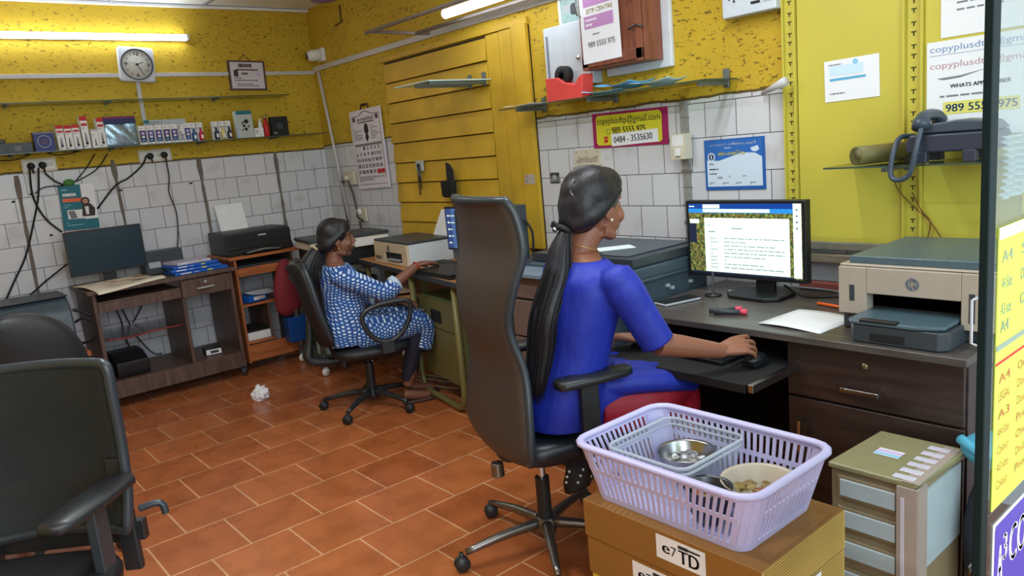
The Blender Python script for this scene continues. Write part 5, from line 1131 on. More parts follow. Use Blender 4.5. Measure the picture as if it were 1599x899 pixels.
# ================================================================ middle desk (tan top, olive steel)
DA = R(-10); DZ = .77
U = V((math.cos(DA), math.sin(DA), 0)); W_ = V((-math.sin(DA), math.cos(DA), 0)); D0 = V((-3.27, 2.265, 0))
olive = mat('olive_steel', (118, 112, 66), .45, .2, nscale=5, noise_amt=.2); oliveg = mat('olive_green_steel', (92, 108, 62), .5, .2, nscale=5)
t = thing('steel_desk', 'tan-topped desk with olive steel frame and cabinet used by the woman in the patterned dress', 'desk', D0, rotz=DA)
mb = MB(); mb.box(-1.46, .30, 0, .41, DZ-.025, DZ, twood); mb.box(-1.46, .30, -.004, .0, DZ-.03, DZ, dgrey); mb.build('desk_top', t, bevel=.003)
def sled(x0, x1, y): return [(x0, y, DZ-.03), (x0, y, .14), (x0+.02, y, .05), (x0+.07, y, .022), (x1-.07, y, .022), (x1-.02, y, .05), (x1, y, .14), (x1, y, DZ-.03)]
mb = MB(); mb.tube(sled(-.63, -.045, .04), .019, olive, 12); mb.build('leg_frame', t)
mb = MB(); mb.tube(sled(-.63, -.045, .37), .019, olive, 12); mb.build('leg_frame', t)
mb = MB(); mb.tube([(-1.40, .04, DZ-.03), (-1.40, .04, .022)], .016, olive, 10); mb.build('leg', t)
mb = MB(); mb.tube([(-1.40, .37, DZ-.03), (-1.40, .37, .022)], .016, olive, 10); mb.build('leg', t)
cb_ = MB(); cb_.box(-.60, -.035, .075, .40, .13, .62, oliveg); cb_ = cb_.build('cabinet', t, bevel=.004)
dd = MB(); dd.box(-.60, -.04, .062, .075, .14, .61, olive); dd.box(-.60, -.04, .060, .0625, .44, .444, blackm); dd = dd.build('cabinet_door', cb_, bevel=.003)
mb = MB(); mb.box(-.43, -.30, .056, .0625, .48, .55, blackm); mb.build('label_window', dd)
mb = MB(); mb.lathe([(0, 0), (.010, 0), (.008, .012), (0, .014)], chrome, c=(-.545, .062, .525), ax=(0, -1, 0), seg=12); mb.build('lock', dd)
mb = MB(); mb.tube([(-.60, .03, .38), (-.62, .01, .37), (-.60, .0, .33), (-.61, .01, .26)], .007, cream, 6); mb.build('key_tag', dd)
kb2 = thing('pullout_shelf', 'low wooden shelf with papers under the tan desk top', 'shelf', D0+U*(-.98)+W_*.14, rotz=DA)
mb = MB(); mb.box(-.32, .32, -.16, .2, .585, .60, twood); mb.build('board', kb2, bevel=.002)
for x in (-.31, .31):
    mb = MB(); mb.box(x-.008, x+.008, -.02, .02, .60, DZ-.03, olive); mb.build('hanger', kb2)
loose('cream_papers', 'cream papers on the low shelf beside the seated woman', 'paper', (D0+U*(-.85)+W_*.05).x, (D0+U*(-.85)+W_*.05).y, .605, .3, .2, -15, mat('cream_sheet', (186, 160, 130), .7), .012)
# white printer on it
def onD(a, b): return D0+U*a+W_*b
hp = thing('inkjet_printer', 'white and cream printer with grey lid standing on the tan desk', 'printer', onD(-.96, .20)+V((0, 0, DZ+.001)), rotz=DA+R(3))
crm = mat('printer_cream', (206, 188, 160), .45); pwh = mat('printer_white', (196, 206, 214), .4)
mb = MB(); mb.box(-.25, .25, -.14, .17, 0, .135, pwh); mb.build('body', hp, bevel=.006)
mb = MB(); 
mb.box(-.25, .25, -.155, -.14, .075, .135, crm); mb.box(-.25, -.09, -.155, -.14, .0, .075, crm); mb.box(.17, .25, -.155, -.14, .0, .075, crm); mb.box(-.09, .17, -.155, -.14, 0, .02, crm)
P = Panel(mb, (-.25, -.1555, 0), (1, 0, 0), (0, 0, 1), .5, .135); P.disc(.46, .74, .038, dgrey, 24); P.text('hp', .44, .66, .48, .83, crm)
for i in range(4): P.rect(.05+i*.05, .16, .085+i*.05, .34, (ink, tx, tx, greyink)[i])
mb.build('front_panel', hp, bevel=.003)
mb = MB(); mb.box(-.09, .17, -.142, -.1395, .02, .075, blackm); mb.box(-.03, .14, -.17, -.14, .03, .036, lgrey); mb.build('paper_slot', hp)
mb = MB(); mb.box(-.255, .255, -.15, .17, .137, .150, pbase); mb.build('lid', hp, bevel=.004)
mb = MB(); mb.prism([(-.10, 0), (.12, 0), (.10, .20), (-.04, .20)], .03, paper, M=Matrix.Translation((.12, .17, .11)) @ Matrix.Rotation(R(72), 4, 'X')); mb.build('paper_stack', hp)
t = thing('keyboard', 'black keyboard on the tan desk between the white printer and the small monitor', 'keyboard', onD(-.50, .25)+V((0, 0, DZ+.001)), rotz=DA+R(4)); keyboard(t, .36, .12)
t = thing('laptop', 'closed black laptop at the edge of the tan desk under the seated woman\'s hand', 'laptop', onD(-.22, .10)+V((0, 0, DZ+.001)), rotz=DA+R(4))
mb = MB(); mb.box(-.21, .19, -.10, .13, 0, .016, blackm); mb.build('base', t, bevel=.003); mb = MB(); mb.box(-.21, .19, -.10, .13, .018, .026, black); mb.build('lid', t, bevel=.003)
bit('adapter', 'small white card lying on the tan desk by the wrist of the seated woman', 'card', onD(-.60, .05)+V((0, 0, DZ+.001)), (.13, .03, .01), white, -20, .002)
mt = thing('computer_monitor', 'small monitor with blue screen half hidden by the high-backed chair', 'monitor', onD(-.20, .27)+V((0, 0, DZ+.001)), rotz=DA+R(14))
mb = MB(); mb.box(-.22, .20, -.012, .012, .11, .36, black); mb.build('screen_housing', mt, bevel=.003)
mb = MB(); P = Panel(mb, (-.21, -.0125, .12), (1, 0, 0), (0, 0, 1), .40, .23); P.rect(0, 0, 1, 1, screenmat('screen_slate', (70, 100, 150), .55)); P.rect(0, .0, .12, 1, screenmat('screen_navy', (50, 70, 120), .5))
for i in range(5): P.rect(.03, .8-i*.17, .07, .84-i*.17, sw); P.bars(.09, .8-i*.17, .3, .84-i*.17, 1, sw, .6, i)
mb.build('screen', mt)
mb = MB(); mb.box(-.05, .03, .0, .02, .0, .16, cream); mb.box(-.1, .08, -.07, .07, 0, .012, cream); mb.build('stand', mt, bevel=.003)
# black printer standing behind the high chair
bp_ = thing('black_printer', 'tall black printer with sloping base between the high-backed chair and the photocopier', 'printer', V((-3.03, 2.50, DZ+.001)), rotz=DA)
mb = MB(); mb.prism([(-.10, 0), (.20, 0), (.20, .03), (.13, .10), (-.10, .10)], .36, dgrey, M=Matrix(((1, 0, 0, 0), (0, 0, 1, -.28), (0, 1, 0, 0), (0, 0, 0, 1)))); mb.build('base', bp_, bevel=.006)
mb = MB(); mb.box(-.08, .10, -.26, .06, .10, .375, mat('printer_graphite', (54, 62, 68), .4)); mb.box(.10, .102, -.16, -.02, .30, .305, lgrey); mb.build('body', bp_, bevel=.008)
mb = MB(); mb.tube([(.11, .04, .30), (.14, .06, .24), (.14, .06, .16), (.13, .06, .11)], .006, blackm, 6, sub=4); mb.build('power_cord', bp_)
# clutter on the floor under the desk
wires('cable_heap', 'grey cables and slippers-like loops heaped on the floor under the tan desk', [[onD(-.95+.32*math.cos(a*1.1)+.02*a, .18+.10*math.sin(a*1.3))+V((0, 0, .012+.004*(a % 3))) for a in [k*.7 for k in range(20)]]], mat('pale_cable', (150, 126, 110), .6), .008)

# ---------------------------------------------------------------- grey printer at far left, stool
st = thing('wooden_stool', 'low orange wooden stool under the grey printer by the left wall', 'stool', (-5.50, .66, 0))
mb = MB(); mb.box(-.24, .24, -.20, .23, .40, .43, owood); mb.build('seat', st, bevel=.004)
for x in (-.2, .2):
    for y in (-.17, .19): mb = MB(); mb.box(x-.018, x+.018, y-.018, y+.018, 0, .40, owood); mb.build('leg', st)
gp_ = thing('grey_printer', 'blue-grey boxy printer standing beside the walnut trolley behind the office chairs', 'printer', (-5.52, .64, .431))
mb = MB(); mb.prism([(-.22, 0), (.22, 0), (.20, .22), (.17, .30), (.10, .345), (-.22, .345)], .40, mat('printer_blue_grey', (62, 78, 90), .4), M=Matrix(((1, 0, 0, 0), (0, 0, 1, -.20), (0, 1, 0, 0), (0, 0, 0, 1)))); mb.build('body', gp_, bevel=.012)
mb = MB(); mb.box(-.22, .13, -.205, .205, .346, .352, dgrey); mb.box(.175, .195, -.19, .19, .225, .235, dgrey); mb.build('lid', gp_, bevel=.003)
wires('cable', 'short black cable from the grey printer to the walnut trolley, topmost of three', [[(-5.42, .86, .68), (-5.40, .91, .66), (-5.38, .95, .63)]], black, .009)
wires('cable', 'short black cable from the grey printer to the walnut trolley, middle of three', [[(-5.42, .86, .60), (-5.40, .90, .62), (-5.38, .95, .605)]], black, .009)
wires('cable', 'short black cable low between the grey printer and the walnut trolley', [[(-5.42, .86, .46), (-5.38, .92, .47), (-5.37, .95, .5)]], black, .009)

# crumpled tissue
mb = MB(); 
def cr(a, b):
    th, ph = a*2*PI, b*PI; n = noise.noise(V((math.sin(ph)*math.cos(th), math.sin(ph)*math.sin(th), math.cos(ph)))*2.3)
    r_ = .045*(1+.55*n); return V((r_*math.sin(ph)*math.cos(th), r_*math.sin(ph)*math.sin(th)*1.1, r_*math.cos(ph)*1.15+.045))
mb.grid(cr, 20, 14, mat('tissue', (226, 226, 230), .8), smooth=False); o = mb.build('crumpled_tissue'); tag(o, 'crumpled white paper lying on the terracotta floor', 'paper'); o.location = (-4.66, 1.68, -.008)

# ================================================================ office chairs
cblack = mat('chair_black', (20, 22, 25), .55, bump=.2, nscale=60); cbm = mat('chair_brown_black', (60, 51, 46), .5, nscale=80, noise_amt=.1)
cdark = mat('chair_dark_plastic', (34, 37, 40), .4); satin = mat('satin_metal', (130, 126, 122), .3, .9); edgebl = mat('chair_blue_grey_edge', (46, 54, 60), .35)
pubk = mat('black_leatherette', (28, 32, 38), .38)
def star_base(t, n=5, rad=.30, rot=0, m=cdark, castm=cdark):
    mb = MB(); mb.lathe([(0, .05), (.035, .05), (.042, .075), (.035, .115), (0, .12)], m, seg=20); mb.build('hub', t)
    for i in range(n):
        a = rot+2*PI*i/n; d = V((math.cos(a), math.sin(a), 0))
        l = MB(); l.tube([d*.02+V((0, 0, .095)), d*rad*.5+V((0, 0, .088)), d*rad*.95+V((0, 0, .066))], [.021, .017, .012], m, 10, sub=3, hint=(0, 0, 1), flat=1.0); l = l.build('leg', t)
        c = MB(); p_ = d*rad; sd_ = V((-d.y, d.x, 0)); q = sd_*math.cos(i*1.3)+d*math.sin(i*1.3)
        c.lathe([(0, -.021), (.022, -.020), (.027, -.014), (.027, -.003), (.012, -.002), (.012, .002), (.027, .003), (.027, .014), (.022, .020), (0, .021)], castm, c=(p_.x, p_.y, .0275), ax=tuple(q), seg=18); c.tube([p_+V((0, 0, .03)), p_+V((0, 0, .07))], .008, castm, 8); c.build('caster', l)
def back_panel(t, prof, mback, medge, curve=.05, th=.018, rim=.012, name='backrest', z_round=.12, seg=14):
    """prof: list of (forward, z, half width); the front is +y"""
    ps = [V((f, z, w_)) for f, z, w_ in prof]; P_, _ = spline(ps, [1]*len(ps), 5)
    k = len(P_)-1
    def f(a, b):
        q = P_[min(k, int(round(b*k)))]; u_ = (a-.5)*2; return V((u_*q.z, q.x+curve*(u_*u_-.3)*1.0, q.y))
    mb = MB(); mb.grid(f, 10, k, mback); b_ = mb.build(name, t, solid=th)
    edge_ = [f(0, j/k) for j in range(k+1)]+[f(i/10, 1) for i in range(1, 10)]+[f(1, j/k) for j in range(k, -1, -1)]+[f(i/10, 0) for i in range(9, 0, -1)]
    mb = MB(); mb.tube(edge_, rim, medge, 8, closed=True); mb.build('back_frame', t)
    return b_
def seat(t, z, hw, y0, y1, m, th=.07, name='seat'):
    mb = MB(); n = 40
    def pt(i, s, zz):
        a = 2*PI*i/n; ex = .55
        c_, s_ = math.cos(a), math.sin(a); x = hw*abs(c_)**ex*(1 if c_ > 0 else -1); y = (y1-y0)/2*abs(s_)**ex*(1 if s_ > 0 else -1)
        return V((x*s, (y0+y1)/2+y*s, zz))
    mb.rings([[pt(i, .86, z-th) for i in range(n)], [pt(i, .98, z-th*.75) for i in range(n)], [pt(i, 1, z-th*.4) for i in range(n)], [pt(i, .96, z-.01) for i in range(n)], [pt(i, .8, z) for i in range(n)], [pt(i, .3, z-.006) for i in range(n)]], m)
    return mb.build(name, t)
def gas(t, z1, m1=cdark, m2=chrome):
    mb = MB(); mb.cyl((0, 0, .09), (0, 0, .27), .026, m1, 18); mb.cyl((0, 0, .27), (0, 0, z1), .014, m2, 14); mb.build('gas_column', t)
def pad_arm(t, x, y0, y1, z, zb, m=cdark, post=None, tw=0, wd=.042):
    a = MB(); n = 8
    rr_ = [[V((x+(wd*c_*k_)+tw*(y-(y0+y1)/2), y, z+.014*s_)) for c_, s_ in ((-1, -.6), (-.8, -1), (.8, -1), (1, -.6), (1, .5), (.8, 1), (-.8, 1), (-1, .5))] for y, k_ in ((y0, .6), (y0+.02, .95), ((y0+y1)/2, 1.05), (y1-.03, .9), (y1, .55))]
    a.rings(rr_, m, smooth=True); a = a.build('armrest', t)
    ym = (y0+y1)/2-.02
    b_ = MB(); b_.box(x-.014, x+.014, ym-.035, ym+.03, zb, z-.012, post or m); b_.box(min(x, x*.35), max(x, x*.35), ym-.025, ym+.02, zb-.015, zb+.012, post or m); b_.build('arm_post', a, bevel=.005)

# high-backed chair of the woman in blue
ch2 = thing('office_chair', 'tall brown-black S-backed office chair with metal star base, under the woman in blue', 'office chair', (-1.95, 1.66, 0), rotz=R(-15))
star_base(ch2, rad=.33, rot=R(252+15), m=satin, castm=cdark)
gas(ch2, .39)
mb = MB(); mb.box(-.09, .09, -.12, .10, .375, .41, cdark); mb.tube([(-.10, -.05, .385), (-.18, -.10, .37)], .008, cdark, 8); mb.lathe([(0, 0), (.022, 0), (.024, .05), (0, .055)], satin, c=(-.02, -.16, .36), ax=(0, 0, -1), seg=14); mb.build('tilt_mechanism', ch2, bevel=.005)
seat(ch2, .478, .235, -.17, .27, pubk, .085)
back_panel(ch2, [(-.15, .415, .17), (-.175, .46, .25), (-.165, .60, .245), (-.155, .74, .215), (-.185, .88, .195), (-.175, 1.0, .225), (-.14, 1.12, .25), (-.145, 1.23, .235), (-.165, 1.285, .215)], cbm, edgebl, curve=.035, th=.022, rim=.014)
mb = MB(); mb.tube([(0, -.04, .385), (0, -.12, .385), (0, -.15, .42), (0, -.155, .50)], [.028, .028, .022, .012], cdark, 10, sub=3); mb.build('back_support', ch2)
pad_arm(ch2, .275, -.05, .22, .692, .43, cdark); pad_arm(ch2, -.27, -.05, .20, .685, .43, cdark)

# chair of the woman in the patterned dress
ch1 = thing('office_chair', 'black office chair with loop armrests under the woman in the patterned dress', 'office chair', (-3.91, 2.07, 0), rotz=R(-20.4))
star_base(ch1, rad=.30, rot=R(-131+20.4), m=cdark, castm=cblack)
gas(ch1, .33, cdark, black)
mb = MB(); mb.box(-.08, .08, -.14, .10, .315, .345, dsteel); mb.tube([(.05, 0, .33), (.17, .0, .32)], .006, steel, 8); mb.lathe([(0, 0), (.024, 0), (.024, .06), (0, .062)], cdark, c=(.0, -.14, .33), ax=(0, 0, -1), seg=14); mb.build('tilt_mechanism', ch1, bevel=.004)
seat(ch1, .405, .23, -.21, .24, cblack, .065)
back_panel(ch1, [(-.235, .44, .14), (-.25, .50, .20), (-.285, .64, .22), (-.31, .78, .21), (-.33, .88, .17), (-.335, .905, .12)], cblack, edgebl, curve=.05, th=.045, rim=.014)
mb = MB(); pts = [(0, -.09, .33), (0, -.20, .315), (0, -.30, .33), (0, -.335, .37), (0, -.315, .46), (0, -.30, .60)]; mb.tube(pts, [.022, .024, .03, .032, .022, .018], cdark, 12, sub=4)
for i in range(7): q = V((0, -.20-.017*i, .315+.006*i*.5)); mb.lathe([(.02, -.003), (.036, 0), (.02, .003)], cdark, c=tuple(q), ax=(0, 1, -.25), seg=14)
mb.build('back_support', ch1)
for sx in (-.27, .27):
    mb = MB(); mb.tube([(sx, -.04, .60), (sx, .02, .645), (sx, .12, .66), (sx, .21, .655), (sx, .235, .62), (sx, .21, .53), (sx, .14, .455), (sx, .06, .445), (sx, -.01, .50)], .014, cdark, 10, closed=True, sub=5); a_ = mb.build('armrest', ch1)
    mb = MB(); mb.box(min(sx, sx*.6), max(sx, sx*.6), .05, .12, .375, .40, cdark); mb.box(sx-.016, sx+.016, .05, .12, .375, .45, cdark); mb.build('arm_bracket', a_, bevel=.004)

# mesh chair close on the left
meshm = bpy.data.materials.new('black_mesh_fabric'); meshm.use_nodes = True; nt = meshm.node_tree; b = nt.nodes['Principled BSDF']
b.inputs['Base Color'].default_value = srgb((30, 36, 38))+(1,); b.inputs['Roughness'].default_value = .7
n_ = nt.nodes.new('ShaderNodeTexNoise'); n_.inputs['Scale'].default_value = 9; tc = nt.nodes.new('ShaderNodeTexCoord'); nt.links.new(tc.outputs['Object'], n_.inputs[0])
mr = nt.nodes.new('ShaderNodeMapRange'); mr.inputs[1].default_value = .3; mr.inputs[2].default_value = .7; mr.inputs[3].default_value = .96; mr.inputs[4].default_value = .78; nt.links.new(n_.outputs[0], mr.inputs[0]); nt.links.new(mr.outputs[0], b.inputs['Alpha'])
chA = thing('office_chair', 'black mesh-backed armchair standing empty with its armrest towards the open floor', 'office chair', (-2.185, .078, 0), rotz=R(233))
star_base(chA, rad=.30, rot=R(20)); gas(chA, .38)
mb = MB(); mb.box(-.09, .09, -.12, .10, .37, .40, cdark); mb.build('tilt_mechanism', chA, bevel=.005)
seat(chA, .47, .24, -.22, .25, cblack, .08)
back_panel(chA, [(-.255, .50, .21), (-.275, .60, .22), (-.29, .74, .222), (-.285, .88, .225), (-.285, .955, .225), (-.29, .972, .21)], meshm, edgebl, curve=.05, th=.006, rim=.015)
for sx in (-.19, .19):
    mb = MB(); mb.box(sx-.025, sx+.025, -.275, -.25, .36, .70, cdark); mb.build('back_upright', chA, bevel=.006)
mb = MB(); mb.box(-.23, .23, -.30, -.27, .44, .50, cdark); mb.tube([(-.22, -.285, .53), (-.275, -.30, .535), (-.285, -.30, .50)], .011, edgebl, 8, sub=3); mb.build('lumbar_frame', chA, bevel=.004)
pad_arm(chA, -.205, -.215, .075, .655, .42, cdark, edgebl, tw=.16, wd=.048); pad_arm(chA, .25, -.21, .04, .655, .42, cdark, edgebl, wd=.034)

chB = thing('office_chair', 'black padded office chair with rounded back standing behind the mesh-backed chair', 'office chair', (-3.42, .30, 0), rotz=R(84))
star_base(chB, rad=.29, rot=R(40)); gas(chB, .38)
mb = MB(); mb.box(-.08, .08, -.12, .10, .37, .40, cdark); mb.build('tilt_mechanism', chB, bevel=.005)
seat(chB, .47, .23, -.2, .24, cblack, .08)
back_panel(chB, [(-.19, .52, .15), (-.20, .58, .215), (-.215, .72, .235), (-.225, .84, .225), (-.235, .93, .185), (-.24, .985, .11), (-.24, .995, .03)], cblack, cblack, curve=.06, th=.05, rim=.022)
mb = MB(); mb.box(-.03, .03, -.27, -.05, .38, .40, cdark); mb.box(-.03, .03, -.275, -.25, .38, .75, cdark); mb.build('back_support', chB, bevel=.006)

# ================================================================ people
skin2 = mat('skin_brown', (138, 88, 66), .48, noise_amt=.06, nscale=30); skin1 = mat('skin_dark_brown', (118, 76, 58), .5, noise_amt=.06, nscale=30)
hairm = mat('black_hair', (20, 19, 22), .38, nscale=60, noise_amt=.3); nail = mat('nail', (190, 140, 124), .3)
def hairmat():
    m = bpy.data.materials.new('combed_black_hair'); m.use_nodes = True; nt = m.node_tree; b = nt.nodes['Principled BSDF']
    tc = nt.nodes.new('ShaderNodeTexCoord'); mp = nt.nodes.new('ShaderNodeMapping'); mp.inputs['Scale'].default_value = (90, 90, 8)
    n = nt.nodes.new('ShaderNodeTexNoise'); n.inputs['Scale'].default_value = 1.4; n.inputs['Detail'].default_value = 3
    r = nt.nodes.new('ShaderNodeValToRGB'); r.color_ramp.elements[0].color = (.004, .004, .005, 1); r.color_ramp.elements[1].color = (.022, .020, .024, 1)
    bp = nt.nodes.new('ShaderNodeBump'); bp.inputs['Strength'].default_value = .35; bp.inputs['Distance'].default_value = .003
    nt.links.new(tc.outputs['Object'], mp.inputs[0]); nt.links.new(mp.outputs[0], n.inputs[0]); nt.links.new(n.outputs[0], r.inputs[0]); nt.links.new(r.outputs[0], b.inputs['Base Color']); nt.links.new(n.outputs[0], bp.inputs['Height']); nt.links.new(bp.outputs[0], b.inputs['Normal'])
    b.inputs['Roughness'].default_value = .42; b.inputs['Specular IOR Level'].default_value = .35; return m
hm_ = hairmat()
def frameM(o, f, up=(0, 0, 1)):
    f = V(f).normalized(); r_ = f.cross(V(up)).normalized(); u_ = r_.cross(f)
    M = Matrix((r_, f, u_)).transposed().to_4x4(); M.translation = V(o); return M
def ell(mb, c, rv, fv, rx, ry, m, n=28, ex=2.3):
    """one elliptical ring"""
    out = []
    for i in range(n):
        a = 2*PI*i/n; cc, ss = math.cos(a), math.sin(a)
        out.append(V(c)+V(rv)*(rx*abs(cc)**(2/ex)*(1 if cc > 0 else -1))+V(fv)*(ry*abs(ss)**(2/ex)*(1 if ss > 0 else -1)))
    return out
def torso(mb, rows, rv, fv, m, grow=0):
    """rows: (centre, rx, ry)"""
    pts = [V(c) for c, a, b in rows]; A, _ = spline(pts, [1]*len(pts), 5); B, _ = spline([V((a, b, 0)) for c, a, b in rows], [1]*len(rows), 5)
    mb.rings([ell(mb, p, rv, fv, q.x+grow, q.y+grow, m) for p, q in zip(A, B)], m)
def hand(mb, wrist, f, n, s, m, curl=(.25, .45, .4), spread=.10, thumb=(.55, .75, -.35), sc=1.0):
    """palm and five separate fingers; f along the fingers, n out of the back of the hand, s towards the thumb"""
    f = V(f).normalized(); n = (V(n)-f*V(n).dot(f)).normalized(); s = V(s); s = (s-f*s.dot(f)-n*s.dot(n)).normalized(); w0 = V(wrist)
    L = (.070, .078, .072, .056); tips = []
    for k in range(4):
        o = (1.5-k)*.0205*sc
        kn = w0+f*(.082-.004*abs(k-1))*sc+s*o+n*.004
        mb.tube([w0+s*o*.45, w0+f*.04*sc+s*o*.8+n*.004, kn], [.014*sc, .0135*sc, .0112*sc], m, 10, sub=3)
        d = (f+s*(1.5-k)*spread).normalized(); p = kn; pts = [kn]; ang = 0
        for j, (fr_, c_) in enumerate(zip((.45, .30, .25), curl)):
            ang += c_; dd = d*math.cos(ang)-n*math.sin(ang); p = p+dd*(L[k]*fr_*sc); pts.append(p)
        mb.tube(pts, [.0098*sc, .0086*sc, .0080*sc, .0062*sc], m, 10, sub=3); tips.append((pts[-1], (pts[-1]-pts[-2]).normalized()))
    t0 = w0+f*.022*sc+s*.020*sc; td = (f*thumb[0]+s*thumb[1]+n*thumb[2]).normalized()
    t1 = t0+td*.040*sc; t2 = t1+(td+f*.35-n*.1).normalized()*.030*sc; t3 = t2+(td+f*.8-n*.25).normalized()*.024*sc
    mb.tube([t0, t1, t2, t3], [.014*sc, .0125*sc, .0102*sc, .0072*sc], m, 10, sub=3)
    return tips
def head(mb, M, m):
    S = MB(mb.M @ M) ; S.bm.free(); S.bm = mb.bm; S.mats = mb.mats
    S.ball((0, -.012, .032), (.074, .094, .084), m, 24, 16); S.ball((0, .028, -.03), (.059, .062, .075), m, 24, 14); S.ball((0, .058, -.092), (.026, .022, .02), m, 14, 10)
    for sx in (-1, 1): S.ball((sx*.036, .062, -.032), (.024, .022, .024), m, 12, 8); S.ball((sx*.075, -.004, -.012), (.008, .019, .031), m, 12, 8); S.tube([(sx*.046, .062, .026), (sx*.012, .079, .025)], [.008, .010], m, 8); S.tube([(sx*.045, -.01, -.075), (sx*.03, .04, -.09)], [.02, .018], m, 8)
    S.tube([(0, .084, .022), (0, .094, -.005), (0, .106, -.030)], [.009, .010, .0125], m, 10, sub=3); S.ball((-.011, .094, -.033), (.009, .010, .008), m, 10, 8); S.ball((.011, .094, -.033), (.009, .010, .008), m, 10, 8)
    S.tube([(-.022, .080, -.060), (0, .089, -.057), (.022, .080, -.060)], [.004, .006, .004], m, 8, sub=3); S.tube([(-.02, .079, -.069), (0, .087, -.070), (.02, .079, -.069)], [.004, .0065, .004], m, 8, sub=3)
def face_parts(t, M, name='eye'):
    wh = mat('eye_white', (150, 142, 136), .3, noise_amt=0); ir = mat('dark_iris', (30, 20, 16), .2, noise_amt=0)
    for sx in (-1, 1):
        e = MB(M); e.ball((sx*.030, .0665, .004), (.010, .0085, .0045), wh, 14, 10); e.ball((sx*.0315, .0715, .004), (.0068, .0048, .0050), ir, 10, 8); e.build('eye', t)
        e = MB(M); e.tube([(sx*.014, .0875, .028), (sx*.03, .081, .033), (sx*.046, .069, .028)], [.002, .0026, .0012], hairm, 6, sub=3); e.build('eyebrow', t)
    e = MB(M); e.tube([(-.019, .0835, -.0635), (0, .0925, -.0635), (.019, .0835, -.0635)], [.002, .0046, .002], mat('lips', (120, 56, 52), .4), 8, sub=3, flat=1.0); e.build('lips', t)

# ---- woman in blue at the right desk (all coordinates are world metres)
t = thing('person', 'woman in a royal blue kurta with a long black ponytail, her hand on the mouse', 'person')
FV = V((.20, .98, 0)).normalized(); RV = V((FV.y, -FV.x, 0)); HC = V((-1.770, 1.845, 1.222)); HF = V((.13, .985, -.05)).normalized(); HM = frameM(HC, HF) @ Matrix.Scale(1.06, 4)
rows = [((-1.865, 1.70, .50), .165, .145), ((-1.86, 1.70, .58), .172, .14), ((-1.83, 1.71, .68), .155, .118), ((-1.795, 1.725, .77), .137, .104), ((-1.78, 1.745, .88), .150, .114), ((-1.775, 1.762, .965), .163, .114), ((-1.78, 1.77, 1.02), .155, .09), ((-1.79, 1.775, 1.055), .105, .07), ((-1.786, 1.783, 1.08), .056, .052)]
shR, elR, wrR = V((-1.600, 1.745, 1.008)), V((-1.525, 1.835, .785)), V((-1.440, 2.060, .716))
shL, elL, wrL = V((-1.935, 1.81, 1.005)), V((-2.03, 1.93, .80)), V((-1.925, 2.045, .70))
hipR, knR, ftR = V((-1.765, 1.76, .56)), V((-1.66, 2.10, .54)), V((-1.70, 2.16, .10)); hipL, knL, ftL = V((-1.91, 1.77, .56)), V((-1.90, 2.13, .54)), V((-1.86, 2.20, .10))
b = MB(); torso(b, [(c, x-.012, y-.012) for c, x, y in rows[:-1]]+[rows[-1]], RV, FV, skin2)
b.tube([(-1.79, 1.77, 1.03), (-1.787, 1.79, 1.10), tuple(HC-HF*.02+V((0, 0, -.07)))], [.056, .050, .052], skin2, 16, sub=3); head(b, HM, skin2)
for sh, el, wr in ((shR, elR, wrR), (shL, elL, wrL)): b.tube([sh, sh*.5+el*.5, el], [.046, .042, .038], skin2, 14, sub=3); b.tube([el, el*.65+wr*.35, wr, ], [.040, .037, .0245], skin2, 14, sub=4)
for hp_i, kn, ft in ((hipR, knR, ftR), (hipL, knL, ftL)): b.tube([hp_i, hp_i*.5+kn*.5, kn], [.085, .075, .056], skin2, 14, sub=3); b.tube([kn, kn*.6+ft*.4, ft], [.056, .05, .034], skin2, 14, sub=3); b.tube([ft+V((0, -.03, -.035)), ft+V((.0, .07, -.065)), ft+V((0, .14, -.075))], [.034, .03, .022], skin2, 12, sub=3)
hf = (MOUSE+V((.03, .03, .02))-wrR); hf.z = .012; hf.normalize()
tips = hand(b, wrR+V((0, 0, .006)), hf, V((.42, -.42, .80)), V((-1, .5, .3)), skin2, curl=(.40, .58, .42), spread=.20, thumb=(.75, .6, -.45), sc=.95)
hl = V((.55, .8, -.10)); tips += hand(b, wrL, hl, V((-.3, .1, 1)), V((1, -.4, -.2)), skin2, curl=(.45, .75, .6), spread=.08, thumb=(.9, .45, -.2))
b.build('body', t, remesh=.0034, smooth_it=3); face_parts(t, HM)
for p_, d_ in tips[:4]:
    mb = MB(); mb.ball(p_-d_*.006+V((0, 0, .0052)), (.0048, .006, .0014), nail, 10, 6); mb.build('fingernail', t)
kb = mat('royal_blue_cloth', (20, 42, 158), .6, nscale=10, noise_amt=.18)
def folds(m, sc=(9, 9, 4), st=.6, dist=.02):
    nt = m.node_tree; b_ = nt.nodes['Principled BSDF']; tc = nt.nodes.new('ShaderNodeTexCoord'); mp = nt.nodes.new('ShaderNodeMapping'); mp.inputs['Scale'].default_value = sc
    n = nt.nodes.new('ShaderNodeTexNoise'); n.inputs['Scale'].default_value = 1.3; n.inputs['Detail'].default_value = 3; bp = nt.nodes.new('ShaderNodeBump'); bp.inputs['Strength'].default_value = st; bp.inputs['Distance'].default_value = dist
    nt.links.new(tc.outputs['Object'], mp.inputs[0]); nt.links.new(mp.outputs[0], n.inputs[0]); nt.links.new(n.outputs[0], bp.inputs['Height']); nt.links.new(bp.outputs[0], b_.inputs['Normal']); b_.inputs['Sheen Weight'].default_value = 0
folds(kb)
k = MB(); torso(k, [(c, x+.004, y+.004) for c, x, y in rows[:-1]], RV, FV, kb)
hemR = elR*.97+shR*.03+V((0, 0, .0)); 
